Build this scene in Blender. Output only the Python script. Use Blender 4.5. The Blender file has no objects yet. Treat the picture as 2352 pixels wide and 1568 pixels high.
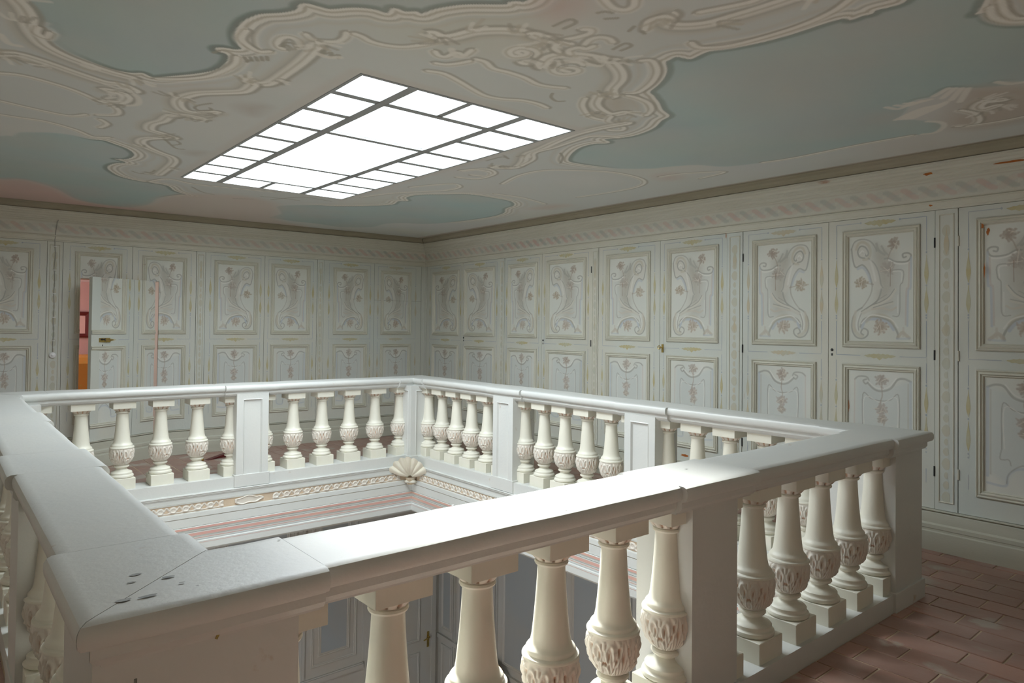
import bpy, bmesh, math, random
import numpy as np
from mathutils import Vector, Matrix
random.seed(7); rng = np.random.default_rng(7)
sc = bpy.context.scene
COL = sc.collection
PI = math.pi

# ------------------------------------------------------------------ camera
yaw, pit, rol, FPX = math.radians(39.8186), math.radians(0.931), math.radians(0.6558), 1599.52
Fv = Vector((math.sin(yaw)*math.cos(pit), math.cos(yaw)*math.cos(pit), math.sin(pit)))
Rv = Vector((math.cos(yaw), -math.sin(yaw), 0)); Uv = Rv.cross(Fv)
R2 = Rv*math.cos(rol)+Uv*math.sin(rol); U2 = Uv*math.cos(rol)-Rv*math.sin(rol)
cd = bpy.data.cameras.new('camera'); cam = bpy.data.objects.new('camera', cd); COL.objects.link(cam)
cam.matrix_world = Matrix(((R2.x, U2.x, -Fv.x, -5.4598), (R2.y, U2.y, -Fv.y, -8.52), (R2.z, U2.z, -Fv.z, 1.5208), (0, 0, 0, 1)))
cd.sensor_width = 36; cd.lens = FPX/2352*36; cd.shift_y = -(784-725.66)/2352; cd.clip_start = 0.02
sc.camera = cam

# ------------------------------------------------------------------ light
ZC = 2.77                                   # ceiling plane
SKX0, SKX1, SKY0, SKY1 = -3.84, -2.37, -5.39, -2.17     # skylight opening
w = bpy.data.worlds.new('world'); sc.world = w; w.use_nodes = True
w.node_tree.nodes['Background'].inputs[0].default_value = (0.93, 0.975, 1.0, 1)      # bright overcast sky, the same all round
w.node_tree.nodes['Background'].inputs[1].default_value = 15.0
def area(name, loc, sx, sy, power, col, rot=(0, 0, 0)):
    l = bpy.data.lights.new(name, 'AREA'); l.shape = 'RECTANGLE'; l.size = sx; l.size_y = sy
    l.energy = power; l.color = col
    o = bpy.data.objects.new(name, l); COL.objects.link(o); o.location = loc; o.rotation_euler = rot
    return o
for nm, loc, sx, sy, rot in (('portal_skylight', ((SKX0+SKX1)/2, (SKY0+SKY1)/2, ZC+0.05), SKX1-SKX0, SKY1-SKY0, (0, 0, 0)),):
    area(nm, loc, sx, sy, 10, (1, 1, 1), rot).data.cycles.is_portal = True      # sky light enters here
sl = bpy.data.lights.new('sun', 'SUN'); sl.energy = 26.0; sl.angle = math.radians(11); sl.color = (1.0, 0.97, 0.92)
sun = bpy.data.objects.new('sun', sl); COL.objects.link(sun)
sun.rotation_euler = Vector((-0.73, -2.0, -1.83)).to_track_quat('-Z', 'Y').to_euler()
sc.view_settings.view_transform = 'Standard'; sc.view_settings.look = 'None'
sc.view_settings.gamma = 1; sc.view_settings.use_curve_mapping = False
sc.view_settings.exposure = 0.3
sc.cycles.max_bounces = 12; sc.cycles.diffuse_bounces = 8; sc.cycles.transparent_max_bounces = 12
sc.cycles.sample_clamp_indirect = 6; sc.cycles.sample_clamp_direct = 3.0

# ------------------------------------------------------------------ helpers
def tag(o, label=None, cat=None, group=None, kind=None):
    if label: o['label'] = label
    if cat: o['category'] = cat
    if group: o['group'] = group
    if kind: o['kind'] = kind
    return o
def empty(name, loc=(0, 0, 0), rz=0, parent=None):
    o = bpy.data.objects.new(name, None); COL.objects.link(o); o.location = loc; o.rotation_euler = (0, 0, rz)
    o.empty_display_size = 0.1
    if parent: o.parent = parent
    return o
class MB:
    def __init__(s): s.v = []; s.f = []; s.c = None
    def add(s, vs, fs):
        n = len(s.v); s.v += [tuple(p) for p in vs]; s.f += [tuple(i+n for i in f) for f in fs]; return s
    def box(s, a, b):
        x0, y0, z0 = a; x1, y1, z1 = b
        return s.add([(x0,y0,z0),(x1,y0,z0),(x1,y1,z0),(x0,y1,z0),(x0,y0,z1),(x1,y0,z1),(x1,y1,z1),(x0,y1,z1)],
                     [(0,3,2,1),(4,5,6,7),(0,1,5,4),(1,2,6,5),(2,3,7,6),(3,0,4,7)])
    def bevbox(s, a, b, e=0.003):
        # box with chamfered vertical and top edges
        x0, y0, z0 = a; x1, y1, z1 = b
        def ring(x0,y0,x1,y1,e,z): return [(x0+e,y0,z),(x1-e,y0,z),(x1,y0+e,z),(x1,y1-e,z),(x1-e,y1,z),(x0+e,y1,z),(x0,y1-e,z),(x0,y0+e,z)]
        vs = ring(x0,y0,x1,y1,e,z0)+ring(x0,y0,x1,y1,e,z1-e)+ring(x0+e,y0+e,x1-e,y1-e,e,z1)
        fs = [tuple(range(7,-1,-1)), tuple(range(16,24))]
        for k in (0, 8):
            for i in range(8): j=(i+1)%8; fs.append((k+i,k+j,k+8+j,k+8+i))
        return s.add(vs, fs)
    def loft(s, rings, closed=True, cap=True):
        n = len(rings[0]); vs = [p for r in rings for p in r]; fs = []
        for k in range(len(rings)-1):
            for i in range(n if closed else n-1):
                j = (i+1) % n; fs.append((k*n+i, k*n+j, (k+1)*n+j, (k+1)*n+i))
        if cap and closed:
            fs.append(tuple(range(n-1, -1, -1))); m = (len(rings)-1)*n; fs.append(tuple(range(m, m+n)))
        return s.add(vs, fs)
    def lathe(s, prof, seg=32, c=(0, 0), cap=True):
        rings = [[(c[0]+r*math.cos(2*PI*i/seg), c[1]+r*math.sin(2*PI*i/seg), z) for i in range(seg)] for r, z in prof]
        return s.loft(rings, True, cap)
    def tube(s, pts, r, seg=8):
        rings = []
        for i, p in enumerate(pts):
            p = Vector(p); a = Vector(pts[max(i-1,0)]); b = Vector(pts[min(i+1,len(pts)-1)])
            d = (b-a).normalized(); u = d.orthogonal().normalized()
            if rings:
                u = (lu - d*lu.dot(d)).normalized()
            lu = u; v = d.cross(u); rr = r[i] if isinstance(r, (list, tuple)) else r
            rings.append([tuple(p+u*rr*math.cos(2*PI*k/seg)+v*rr*math.sin(2*PI*k/seg)) for k in range(seg)])
        return s.loft(rings)
    def quadframe(s, x0, z0, x1, z1, prof):
        # mitred rectangular moulding in the XZ plane; prof = (inset, y)
        n = len(prof); rings = []
        for cx, cz, sx, sz in ((x0,z0,1,1),(x1,z0,-1,1),(x1,z1,-1,-1),(x0,z1,1,-1)):
            rings.append([(cx+sx*d, y, cz+sz*d) for d, y in prof])
        vs = [p for r in rings for p in r]; fs = []
        for k in range(4):
            m = (k+1) % 4
            for i in range(n-1): fs.append((k*n+i, m*n+i, m*n+i+1, k*n+i+1))
        return s.add(vs, fs)
    def build(s, name, m=None, parent=None, smooth=False, loc=None):
        me = bpy.data.meshes.new(name); me.from_pydata(s.v, [], s.f); me.update()
        return link_mesh(name, me, m, parent, smooth, loc)
def link_mesh(name, me, m=None, parent=None, smooth=False, loc=None, rz=0):
    if m is not None and not me.materials: me.materials.append(m)
    if smooth: me.polygons.foreach_set('use_smooth', [True]*len(me.polygons))
    o = bpy.data.objects.new(name, me); COL.objects.link(o)
    if parent is not None: o.parent = parent
    if loc is not None: o.location = loc
    if rz: o.rotation_euler = (0, 0, rz)
    return o
def auto_smooth(o, ang=35):
    me = o.data; bm = bmesh.new(); bm.from_mesh(me)
    bmesh.ops.recalc_face_normals(bm, faces=bm.faces)
    for e in bm.edges:
        if len(e.link_faces) == 2 and e.calc_face_angle(0) > math.radians(ang): e.smooth = False
    for f in bm.faces: f.smooth = True
    bm.to_mesh(me); bm.free(); return o
def fix(o):
    bm = bmesh.new(); bm.from_mesh(o.data); bmesh.ops.recalc_face_normals(bm, faces=bm.faces); bm.to_mesh(o.data); bm.free(); return o
def copy_tree(o, parent=None):
    c = o.copy(); COL.objects.link(c)
    if parent is not None: c.parent = parent
    for ch in list(o.children): copy_tree(ch, c)
    return c

# ------------------------------------------------------------------ materials
def mat(name, base, rough=0.6, var=None, vscale=3.0, vamt=0.35, stretch=(1, 1, 1), wear=None, wthr=0.66, wscale=9.0, bump=0.15, bscale=60,
        metal=0.0, coat=0.0, attr=None, attr_col=None, rnd=0.0, emit=None, coords='Object', spec=None):
    m = bpy.data.materials.new(name); m.use_nodes = True; nt = m.node_tree; N = nt.nodes; L = nt.links
    b = N['Principled BSDF']; b.inputs['Roughness'].default_value = rough; b.inputs['Metallic'].default_value = metal
    if coat: b.inputs['Coat Weight'].default_value = coat; b.inputs['Coat Roughness'].default_value = 0.25
    if spec is not None: b.inputs['Specular IOR Level'].default_value = spec
    tc = N.new('ShaderNodeTexCoord'); mp = N.new('ShaderNodeMapping'); mp.inputs['Scale'].default_value = stretch
    if coords == 'World':
        g = N.new('ShaderNodeNewGeometry'); L.new(g.outputs['Position'], mp.inputs[0])
    else: L.new(tc.outputs['Object'], mp.inputs[0])
    def noise(scale, det=4, dist=0.0):
        n = N.new('ShaderNodeTexNoise'); n.inputs['Scale'].default_value = scale; n.inputs['Detail'].default_value = det
        n.inputs['Distortion'].default_value = dist; L.new(mp.outputs[0], n.inputs['Vector']); return n.outputs['Fac']
    def mix(f, a, c):
        x = N.new('ShaderNodeMix'); x.data_type = 'RGBA'
        if isinstance(f, float): x.inputs[0].default_value = f
        else: L.new(f, x.inputs[0])
        for k, s in ((6, a), (7, c)):
            if isinstance(s, tuple): x.inputs[k].default_value = (*s[:3], 1)
            else: L.new(s, x.inputs[k])
        return x.outputs[2]
    def ramp(f, a, c):
        r = N.new('ShaderNodeMapRange'); r.inputs[1].default_value = a; r.inputs[2].default_value = c; r.clamp = True
        L.new(f, r.inputs[0]); return r.outputs[0]
    def mul(f, k):
        x = N.new('ShaderNodeMath'); x.operation = 'MULTIPLY'; L.new(f, x.inputs[0])
        if isinstance(k, float): x.inputs[1].default_value = k
        else: L.new(k, x.inputs[1])
        return x.outputs[0]
    col = base
    if attr == 'col':
        a = N.new('ShaderNodeAttribute'); a.attribute_name = 'paint'; col = a.outputs['Color']
    if rnd:
        oi = N.new('ShaderNodeObjectInfo'); hs = N.new('ShaderNodeHueSaturation')
        r1 = N.new('ShaderNodeMapRange'); L.new(oi.outputs['Random'], r1.inputs[0]); r1.inputs[3].default_value = 1-rnd; r1.inputs[4].default_value = 1+rnd
        L.new(r1.outputs[0], hs.inputs['Value'])
        if isinstance(col, tuple): hs.inputs['Color'].default_value = (*col, 1)
        else: L.new(col, hs.inputs['Color'])
        col = hs.outputs[0]
    if var: col = mix(mul(ramp(noise(vscale, 5, 0.6), 0.35, 0.7), float(vamt)), col, var)
    if attr == 'wear':
        a = N.new('ShaderNodeAttribute'); a.attribute_name = 'paint'; col = mix(a.outputs['Fac'], col, attr_col)
    if wear: col = mix(mul(ramp(noise(wscale, 7, 0.4), wthr, wthr+0.06), 0.85), col, wear)
    if isinstance(col, tuple): b.inputs['Base Color'].default_value = (*col, 1)
    else: L.new(col, b.inputs['Base Color'])
    if bump:
        bp = N.new('ShaderNodeBump'); bp.inputs['Strength'].default_value = bump; bp.inputs['Distance'].default_value = 0.004
        L.new(noise(bscale, 4), bp.inputs['Height']); L.new(bp.outputs[0], b.inputs['Normal'])
    if emit:
        b.inputs['Emission Color'].default_value = (*emit[0], 1); b.inputs['Emission Strength'].default_value = emit[1]
    return m
ORANGE = (0.30, 0.10, 0.03)
M = {}
M['panel_wood'] = mat('painted_panelling', (0.522, 0.553, 0.515), 0.55, (0.575, 0.55, 0.465), 1.1, 0.9, (1, 1, 0.35), ORANGE, 0.745, 5, 0.25, 70, coords='World')
M['mould_wood'] = mat('painted_moulding', (0.545, 0.53, 0.445), 0.5, (0.60, 0.59, 0.51), 4, 0.6, (1, 1, 1), ORANGE, 0.74, 6, 0.15, 80, coords='World')
M['cornice_wood'] = mat('painted_cornice', (0.57, 0.565, 0.49), 0.55, (0.50, 0.48, 0.39), 2.2, 0.6, (0.4, 0.4, 3), ORANGE, 0.72, 4, 0.2, 60, coords='World')
M['base_wood'] = mat('painted_baseboard', (0.50, 0.50, 0.42), 0.55, (0.43, 0.42, 0.34), 2.0, 0.6, (0.5, 0.5, 4), None, bump=0.2, bscale=50, coords='World')
M['cove'] = mat('shaded_cove', (0.29, 0.265, 0.19), 0.8, (0.36, 0.32, 0.25), 2, 0.6, coords='World', bump=0.1)  # dark brown colour stands for the shade above the cornice
M['paint'] = mat('fresco_paint', None, 0.75, (0.60, 0.59, 0.52), 1.3, 0.22, attr='col', bump=0.06, bscale=30, coords='World')
M['panel_paint'] = mat('panel_paint', None, 0.6, (0.60, 0.62, 0.58), 5, 0.25, attr='col', bump=0.15, bscale=50, coords='World')
M['gold'] = mat('faded_gold_paint', (0.46, 0.40, 0.22), 0.6, (0.46, 0.46, 0.35), 14, 0.9, bump=0, coords='World')
M['tan'] = mat('faded_tan_paint', (0.50, 0.43, 0.30), 0.6, (0.44, 0.46, 0.38), 10, 0.9, bump=0, coords='World')
M['blue_line'] = mat('blue_line_paint', (0.33, 0.37, 0.42), 0.6, (0.44, 0.45, 0.44), 8, 0.9, bump=0, coords='World')
M['grey_line'] = mat('grey_chain_paint', (0.47, 0.48, 0.40), 0.6, (0.52, 0.47, 0.36), 7, 0.9, bump=0, coords='World')
M['rail'] = mat('white_rail_paint', (0.60, 0.605, 0.575), 0.42, (0.54, 0.56, 0.55), 1.7, 0.6, (1, 1, 1), (0.42, 0.31, 0.22), 0.69, 6, 0.25, 50, coat=0.15, coords='World')
M['balust'] = mat('white_baluster_paint', (0.69, 0.675, 0.59), 0.45, (0.63, 0.59, 0.46), 4, 0.5, (1, 1, 0.4), bump=0.12, bscale=60, rnd=0.03)
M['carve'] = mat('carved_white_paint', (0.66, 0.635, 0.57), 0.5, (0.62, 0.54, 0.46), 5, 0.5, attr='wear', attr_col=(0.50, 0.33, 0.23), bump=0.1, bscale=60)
M['fascia'] = mat('white_fascia_paint', (0.62, 0.64, 0.62), 0.5, (0.57, 0.575, 0.53), 2, 0.5, coords='World', bump=0.15)
M['pink_line'] = mat('pink_stripe_paint', (0.60, 0.34, 0.30), 0.6, (0.62, 0.42, 0.32), 3, 0.7, coords='World', bump=0)
M['dark_line'] = mat('dark_groove', (0.20, 0.20, 0.17), 0.8, bump=0)
M['brick'] = mat('terracotta_brick', (0.40, 0.225, 0.175), 0.34, (0.40, 0.27, 0.23), 4, 0.9, wear=(0.46, 0.41, 0.36), wthr=0.60, wscale=3, bump=0.5, bscale=22, rnd=0.22, coords='World')
M['brick2'] = M['brick']
M['mortar'] = mat('mortar', (0.62, 0.50, 0.36), 0.9, (0.45, 0.36, 0.27), 6, 0.7, bump=0.4, bscale=40, coords='World')
M['brass'] = mat('brass', (0.55, 0.40, 0.12), 0.35, (0.25, 0.2, 0.1), 30, 0.6, metal=0.9, bump=0)
M['iron'] = mat('dark_iron', (0.05, 0.05, 0.05), 0.5, metal=0.6, bump=0)
M['porcelain'] = mat('white_porcelain', (0.75, 0.75, 0.75), 0.25, bump=0)
M['cable'] = mat('grey_cable', (0.30, 0.30, 0.27), 0.6, bump=0)
M['bar'] = mat('skylight_bar', (0.30, 0.32, 0.32), 0.6, bump=0)
M['pink_wall'] = mat('pink_plaster', (0.54, 0.34, 0.32), 0.8, (0.54, 0.37, 0.36), 2, 0.5)
M['pink_ceil'] = mat('room_ceiling', (0.75, 0.72, 0.78), 0.8, bump=0)
M['dark_red'] = mat('dark_red_frame', (0.10, 0.01, 0.01), 0.4, bump=0)
M['lower_wall'] = mat('grey_blue_panelling', (0.50, 0.52, 0.50), 0.6, (0.50, 0.46, 0.38), 1.2, 0.7, coords='World', bump=0.1)
M['lower_panel'] = mat('blue_grey_field', (0.37, 0.42, 0.44), 0.6, (0.42, 0.43, 0.40), 1.5, 0.6, coords='World', bump=0.1)
M['lower_floor'] = mat('lower_floor', (0.35, 0.20, 0.15), 0.6, bump=0.1)
M['gilt'] = mat('gilt_wood', (0.60, 0.34, 0.08), 0.35, (0.25, 0.12, 0.04), 25, 0.7, metal=0.7, bump=0.2, bscale=40)
M['uphol'] = mat('green_upholstery', (0.12, 0.22, 0.20), 0.8, bump=0.1)
M['cream_wall'] = mat('cream_plaster', (0.72, 0.66, 0.56), 0.8, (0.68, 0.62, 0.53), 1, 0.5, coords='World', bump=0.05)
M['shell'] = mat('cream_shell', (0.74, 0.71, 0.60), 0.5, (0.66, 0.62, 0.50), 8, 0.5, coords='World')
M['outside'] = mat('exterior_plaster', (0.5, 0.5, 0.48), 0.9, bump=0)
def floral():
    m = bpy.data.materials.new('yellow_floral_cloth'); m.use_nodes = True; N = m.node_tree.nodes; L = m.node_tree.links; b = N['Principled BSDF']
    v = N.new('ShaderNodeTexVoronoi'); v.inputs['Scale'].default_value = 15
    tc = N.new('ShaderNodeTexCoord'); L.new(tc.outputs['Object'], v.inputs['Vector'])
    r = N.new('ShaderNodeValToRGB'); e = r.color_ramp.elements
    e[0].position = 0.0; e[0].color = (0.25, 0.05, 0.12, 1); e[1].position = 0.42; e[1].color = (0.60, 0.28, 0.05, 1)
    x = e.new(0.16); x.color = (0.40, 0.10, 0.06, 1); x = e.new(0.24); x.color = (0.55, 0.33, 0.07, 1)
    L.new(v.outputs['Distance'], r.inputs[0]); L.new(r.outputs[0], b.inputs['Base Color']); b.inputs['Roughness'].default_value = 0.8
    return m
M['floral'] = floral()
def glass():
    m = bpy.data.materials.new('skylight_glass'); m.use_nodes = True; nt = m.node_tree; N = nt.nodes; L = nt.links
    N.remove(N['Principled BSDF']); o = N['Material Output']
    t = N.new('ShaderNodeBsdfTransparent'); t.inputs[0].default_value = (0.95, 0.97, 0.98, 1)
    g = N.new('ShaderNodeBsdfGlossy'); g.inputs['Roughness'].default_value = 0.1
    x = N.new('ShaderNodeMixShader'); x.inputs[0].default_value = 0.06
    L.new(t.outputs[0], x.inputs[1]); L.new(g.outputs[0], x.inputs[2]); L.new(x.outputs[0], o.inputs['Surface'])
    return m
M['glass'] = glass()

# ------------------------------------------------------------------ painting on vertex colours
def smooth_pts(p, n=5, closed=False):
    p = [np.array(q, float) for q in p]; out = []
    k = len(p)
    for i in range(k if closed else k-1):
        p0 = p[(i-1) % k] if (closed or i > 0) else p[0]; p1 = p[i % k]; p2 = p[(i+1) % k]
        p3 = p[(i+2) % k] if (closed or i+2 < k) else p[-1]
        for j in range(n):
            t = j/n; out.append(0.5*((2*p1)+(-p0+p2)*t+(2*p0-5*p1+4*p2-p3)*t*t+(-p0+3*p1-3*p2+p3)*t**3))
    if not closed: out.append(p[-1])
    return np.array(out)
class Canvas:
    def __init__(s, xs, ys, base):
        s.xs = np.asarray(xs, float); s.ys = np.asarray(ys, float)
        s.X, s.Y = np.meshgrid(s.xs, s.ys); s.C = np.empty(s.X.shape+(3,)); s.C[:] = base
    def win(s, p, r):
        a = p.min(0)-r; b = p.max(0)+r
        i0, i1 = np.searchsorted(s.xs, (a[0], b[0])); j0, j1 = np.searchsorted(s.ys, (a[1], b[1]))
        return slice(j0, j1), slice(i0, i1)
    def dist(s, p, r):
        w = s.win(p, r); X = s.X[w]; Y = s.Y[w]
        D = np.full(X.shape, 1e9); S = np.ones(X.shape)
        if X.size == 0: return w, D, S
        for a, b in zip(p[:-1], p[1:]):
            # limit each segment to its own neighbourhood
            v = b-a; l2 = v@v+1e-12; t = np.clip(((X-a[0])*v[0]+(Y-a[1])*v[1])/l2, 0, 1)
            dx = X-a[0]-t*v[0]; dy = Y-a[1]-t*v[1]; d = dx*dx+dy*dy
            m = d < D; D[m] = d[m]; S[m] = np.sign(v[0]*dy-v[1]*dx+1e-12)[m]
        return w, np.sqrt(D), S
    def blend(s, w, a, col):
        s.C[w] = s.C[w]*(1-a[..., None])+np.array(col)*a[..., None]
    def prof(s, p, pr):
        r = max(abs(q[0]) for q in pr)
        w, D, S = s.dist(p, r); d = D*S
        x = [q[0] for q in pr]; A = np.interp(d, x, [q[2] for q in pr], 0, 0)
        c = np.stack([np.interp(d, x, [q[1][k] for q in pr]) for k in range(3)], -1)
        s.C[w] = s.C[w]*(1-A[..., None])+c*A[..., None]
    def line(s, p, wd, col, a=1.0, soft=0.5):
        w, D, S = s.dist(p, wd); s.blend(w, a*np.clip((wd-D)/(wd*soft), 0, 1), col)
    def blob(s, x, y, rx, ry, col, a=1.0):
        w = s.win(np.array([[x-rx, y-ry], [x+rx, y+ry]]), 0); d = np.sqrt(((s.X[w]-x)/rx)**2+((s.Y[w]-y)/ry)**2)
        s.blend(w, a*np.clip(1-d, 0, 1)**0.7, col)
    def inside(s, p, w):
        X = s.X[w]; Y = s.Y[w]; ins = np.zeros(X.shape, bool)
        for a, b in zip(p, np.roll(p, -1, 0)):
            if a[1] == b[1]: continue
            c = ((a[1] > Y) != (b[1] > Y)) & (X < (b[0]-a[0])*(Y-a[1])/(b[1]-a[1])+a[0]); ins ^= c
        return ins
    def fill(s, p, col, a=1.0, soft=0.0):
        w = s.win(p, soft+0.01); ins = s.inside(p, w)
        if soft:
            _, D, _ = s.dist(np.vstack([p, p[:1]]), soft+0.01); s.blend(w, a*np.clip(0.5+np.where(ins, D, -D)/soft*0.5, 0, 1), col)
        else: s.blend(w, a*ins.astype(float), col)
    def mesh(s, name, fn, skip=None):
        ny, nx = s.X.shape; P = fn(s.X, s.Y).reshape(-1, 3)
        idx = np.arange(nx*ny).reshape(ny, nx)
        q = np.stack([idx[:-1, :-1], idx[:-1, 1:], idx[1:, 1:], idx[1:, :-1]], -1)
        if skip is not None:
            cx = (s.X[:-1, :-1]+s.X[1:, 1:])/2; cy = (s.Y[:-1, :-1]+s.Y[1:, 1:])/2; q = q[~skip(cx, cy)]
        q = q.reshape(-1, 4); me = bpy.data.meshes.new(name)
        me.vertices.add(len(P)); me.vertices.foreach_set('co', P.astype(np.float32).ravel())
        me.loops.add(q.size); me.loops.foreach_set('vertex_index', q.astype(np.int32).ravel())
        me.polygons.add(len(q)); me.polygons.foreach_set('loop_start', np.arange(0, q.size, 4, dtype=np.int32))
        me.polygons.foreach_set('loop_total', np.full(len(q), 4, np.int32))
        me.update(calc_edges=True)
        at = me.color_attributes.new('paint', 'FLOAT_COLOR', 'POINT')
        C4 = np.ones((nx*ny, 4), np.float32); C4[:, :3] = s.C.reshape(-1, 3); at.data.foreach_set('color', C4.ravel())
        return me
# painted ceiling curves, mm in the ceiling plane
BLUE={'b1':[(-5197,-5219),(-5166,-5152),(-5146,-5086),(-5137,-5040),(-5117,-5052),(-5100,-5050),(-5104,-5001),(-5086,-5001),(-5066,-4954),(-5084,-4932),(-5075,-4861),(-5047,-4804),(-4995,-4737),(-4943,-4699),(-4865,-4652),(-4786,-4623),(-4713,-4633),(-4673,-4668),(-4636,-4644),(-4606,-4646),(-4549,-4722),(-4469,-4833),(-4416,-4936),(-4398,-5029),(-4402,-5121),(-4418,-5185),(-4443,-5211),(-4473,-5211),(-4491,-5243),(-4467,-5270),(-4421,-5284),(-4401,-5315),(-4428,-5350),(-4470,-5443),(-4488,-5521),(-4493,-5606),(-4480,-5676),(-4460,-5726),(-4402,-5792),(-4370,-5855),(-4378,-5899),(-4370,-5927),(-4348,-5937),(-4312,-5941),(-4270,-5949),(-4224,-6004),(-4184,-6039),(-4135,-6062),(-4083,-6067),(-4090,-6116),(-4070,-6129),(-4036,-6128),(-4002,-6158),(-3977,-6154),(-3959,-6221),(-3927,-6283),(-3880,-6345),(-3777,-6435),(-3777,-6459),(-3760,-6485),(-3733,-6505),(-3749,-6559),(-3879,-6659),(-4354,-6572),(-4800,-6280),(-5202,-5802),(-5258,-5456)],'b2':[(-2843,-6481),(-2758,-6423),(-2685,-6350),(-2623,-6260),(-2574,-6171),(-2510,-6145),(-2462,-6121),(-2403,-6095),(-2276,-6023),(-2163,-5982),(-2121,-5892),(-2042,-5780),(-2002,-5666),(-1993,-5553),(-2026,-5460),(-2066,-5381),(-1992,-5360),(-1987,-5320),(-2037,-5259),(-2035,-5123),(-1952,-4952),(-1829,-4799),(-1727,-4780),(-1566,-4812),(-1360,-4883),(-1177,-5052),(-1120,-5196),(-1018,-5365),(-853,-5450),(-774,-5561),(-722,-5806),(-708,-6039),(-717,-6214),(-729,-6435),(-694,-6619),(-688,-6750),(-667,-6816),(-688,-6895),(-804,-6972),(-930,-6943),(-1027,-6890),(-1119,-6841),(-1258,-6927),(-1402,-7021),(-1404,-7124),(-1483,-7216),(-1406,-7284),(-1346,-7372),(-1325,-7434),(-1408,-7410),(-1324,-7501),(-1168,-7688),(-1901,-7831),(-2087,-7689),(-2121,-7659),(-2175,-7630),(-2244,-7617),(-2322,-7623),(-2335,-7593),(-2365,-7619),(-2442,-7657),(-2623,-7755),(-2856,-7630),(-2690,-7486),(-2649,-7443),(-2651,-7398),(-2662,-7351),(-2643,-7330),(-2651,-7299),(-2649,-7253),(-2684,-7238),(-2695,-7173),(-2696,-7041),(-2714,-6906),(-2758,-6780),(-2802,-6688),(-2788,-6592),(-2809,-6574),(-2859,-6557),(-2852,-6508)],'b3':[(-5394,-2204),(-5127,-2703),(-5060,-2764),(-5035,-2901),(-4972,-2971),(-4872,-3048),(-4765,-3074),(-4651,-3048),(-4577,-3071),(-4485,-3000),(-4406,-2928),(-4347,-2830),(-4319,-2733),(-4321,-2623),(-4349,-2541),(-4405,-2509),(-4355,-2479),(-4314,-2421),(-4368,-2352),(-4397,-2225),(-4383,-2093),(-4324,-1953),(-4243,-1824),(-4108,-1734),(-3946,-1709),(-3827,-1663),(-3721,-1458),(-3569,-1305),(-3629,-1279),(-3727,-1001),(-3745,-822),(-3727,-462),(-3836,-102),(-4081,-90),(-4341,-258),(-4564,-753),(-4741,-993),(-4889,-1081),(-5021,-959),(-5376,-890)],'b4':[(-2667,-1326),(-2405,-1648),(-2264,-1710),(-2032,-1931),(-1845,-2215),(-1895,-2440),(-1834,-2531),(-1945,-2681),(-1924,-2883),(-1760,-3067),(-1589,-3228),(-1344,-3248),(-1070,-3221),(-890,-3053),(-835,-2852),(-672,-2623),(-608,-2310),(-664,-1805),(-837,-1347),(-1094,-1195),(-1220,-974),(-1213,-620),(-1491,-349),(-1803,-406),(-2120,-393),(-2347,-454),(-2444,-451),(-2453,-831),(-2582,-1109)]}
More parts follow.
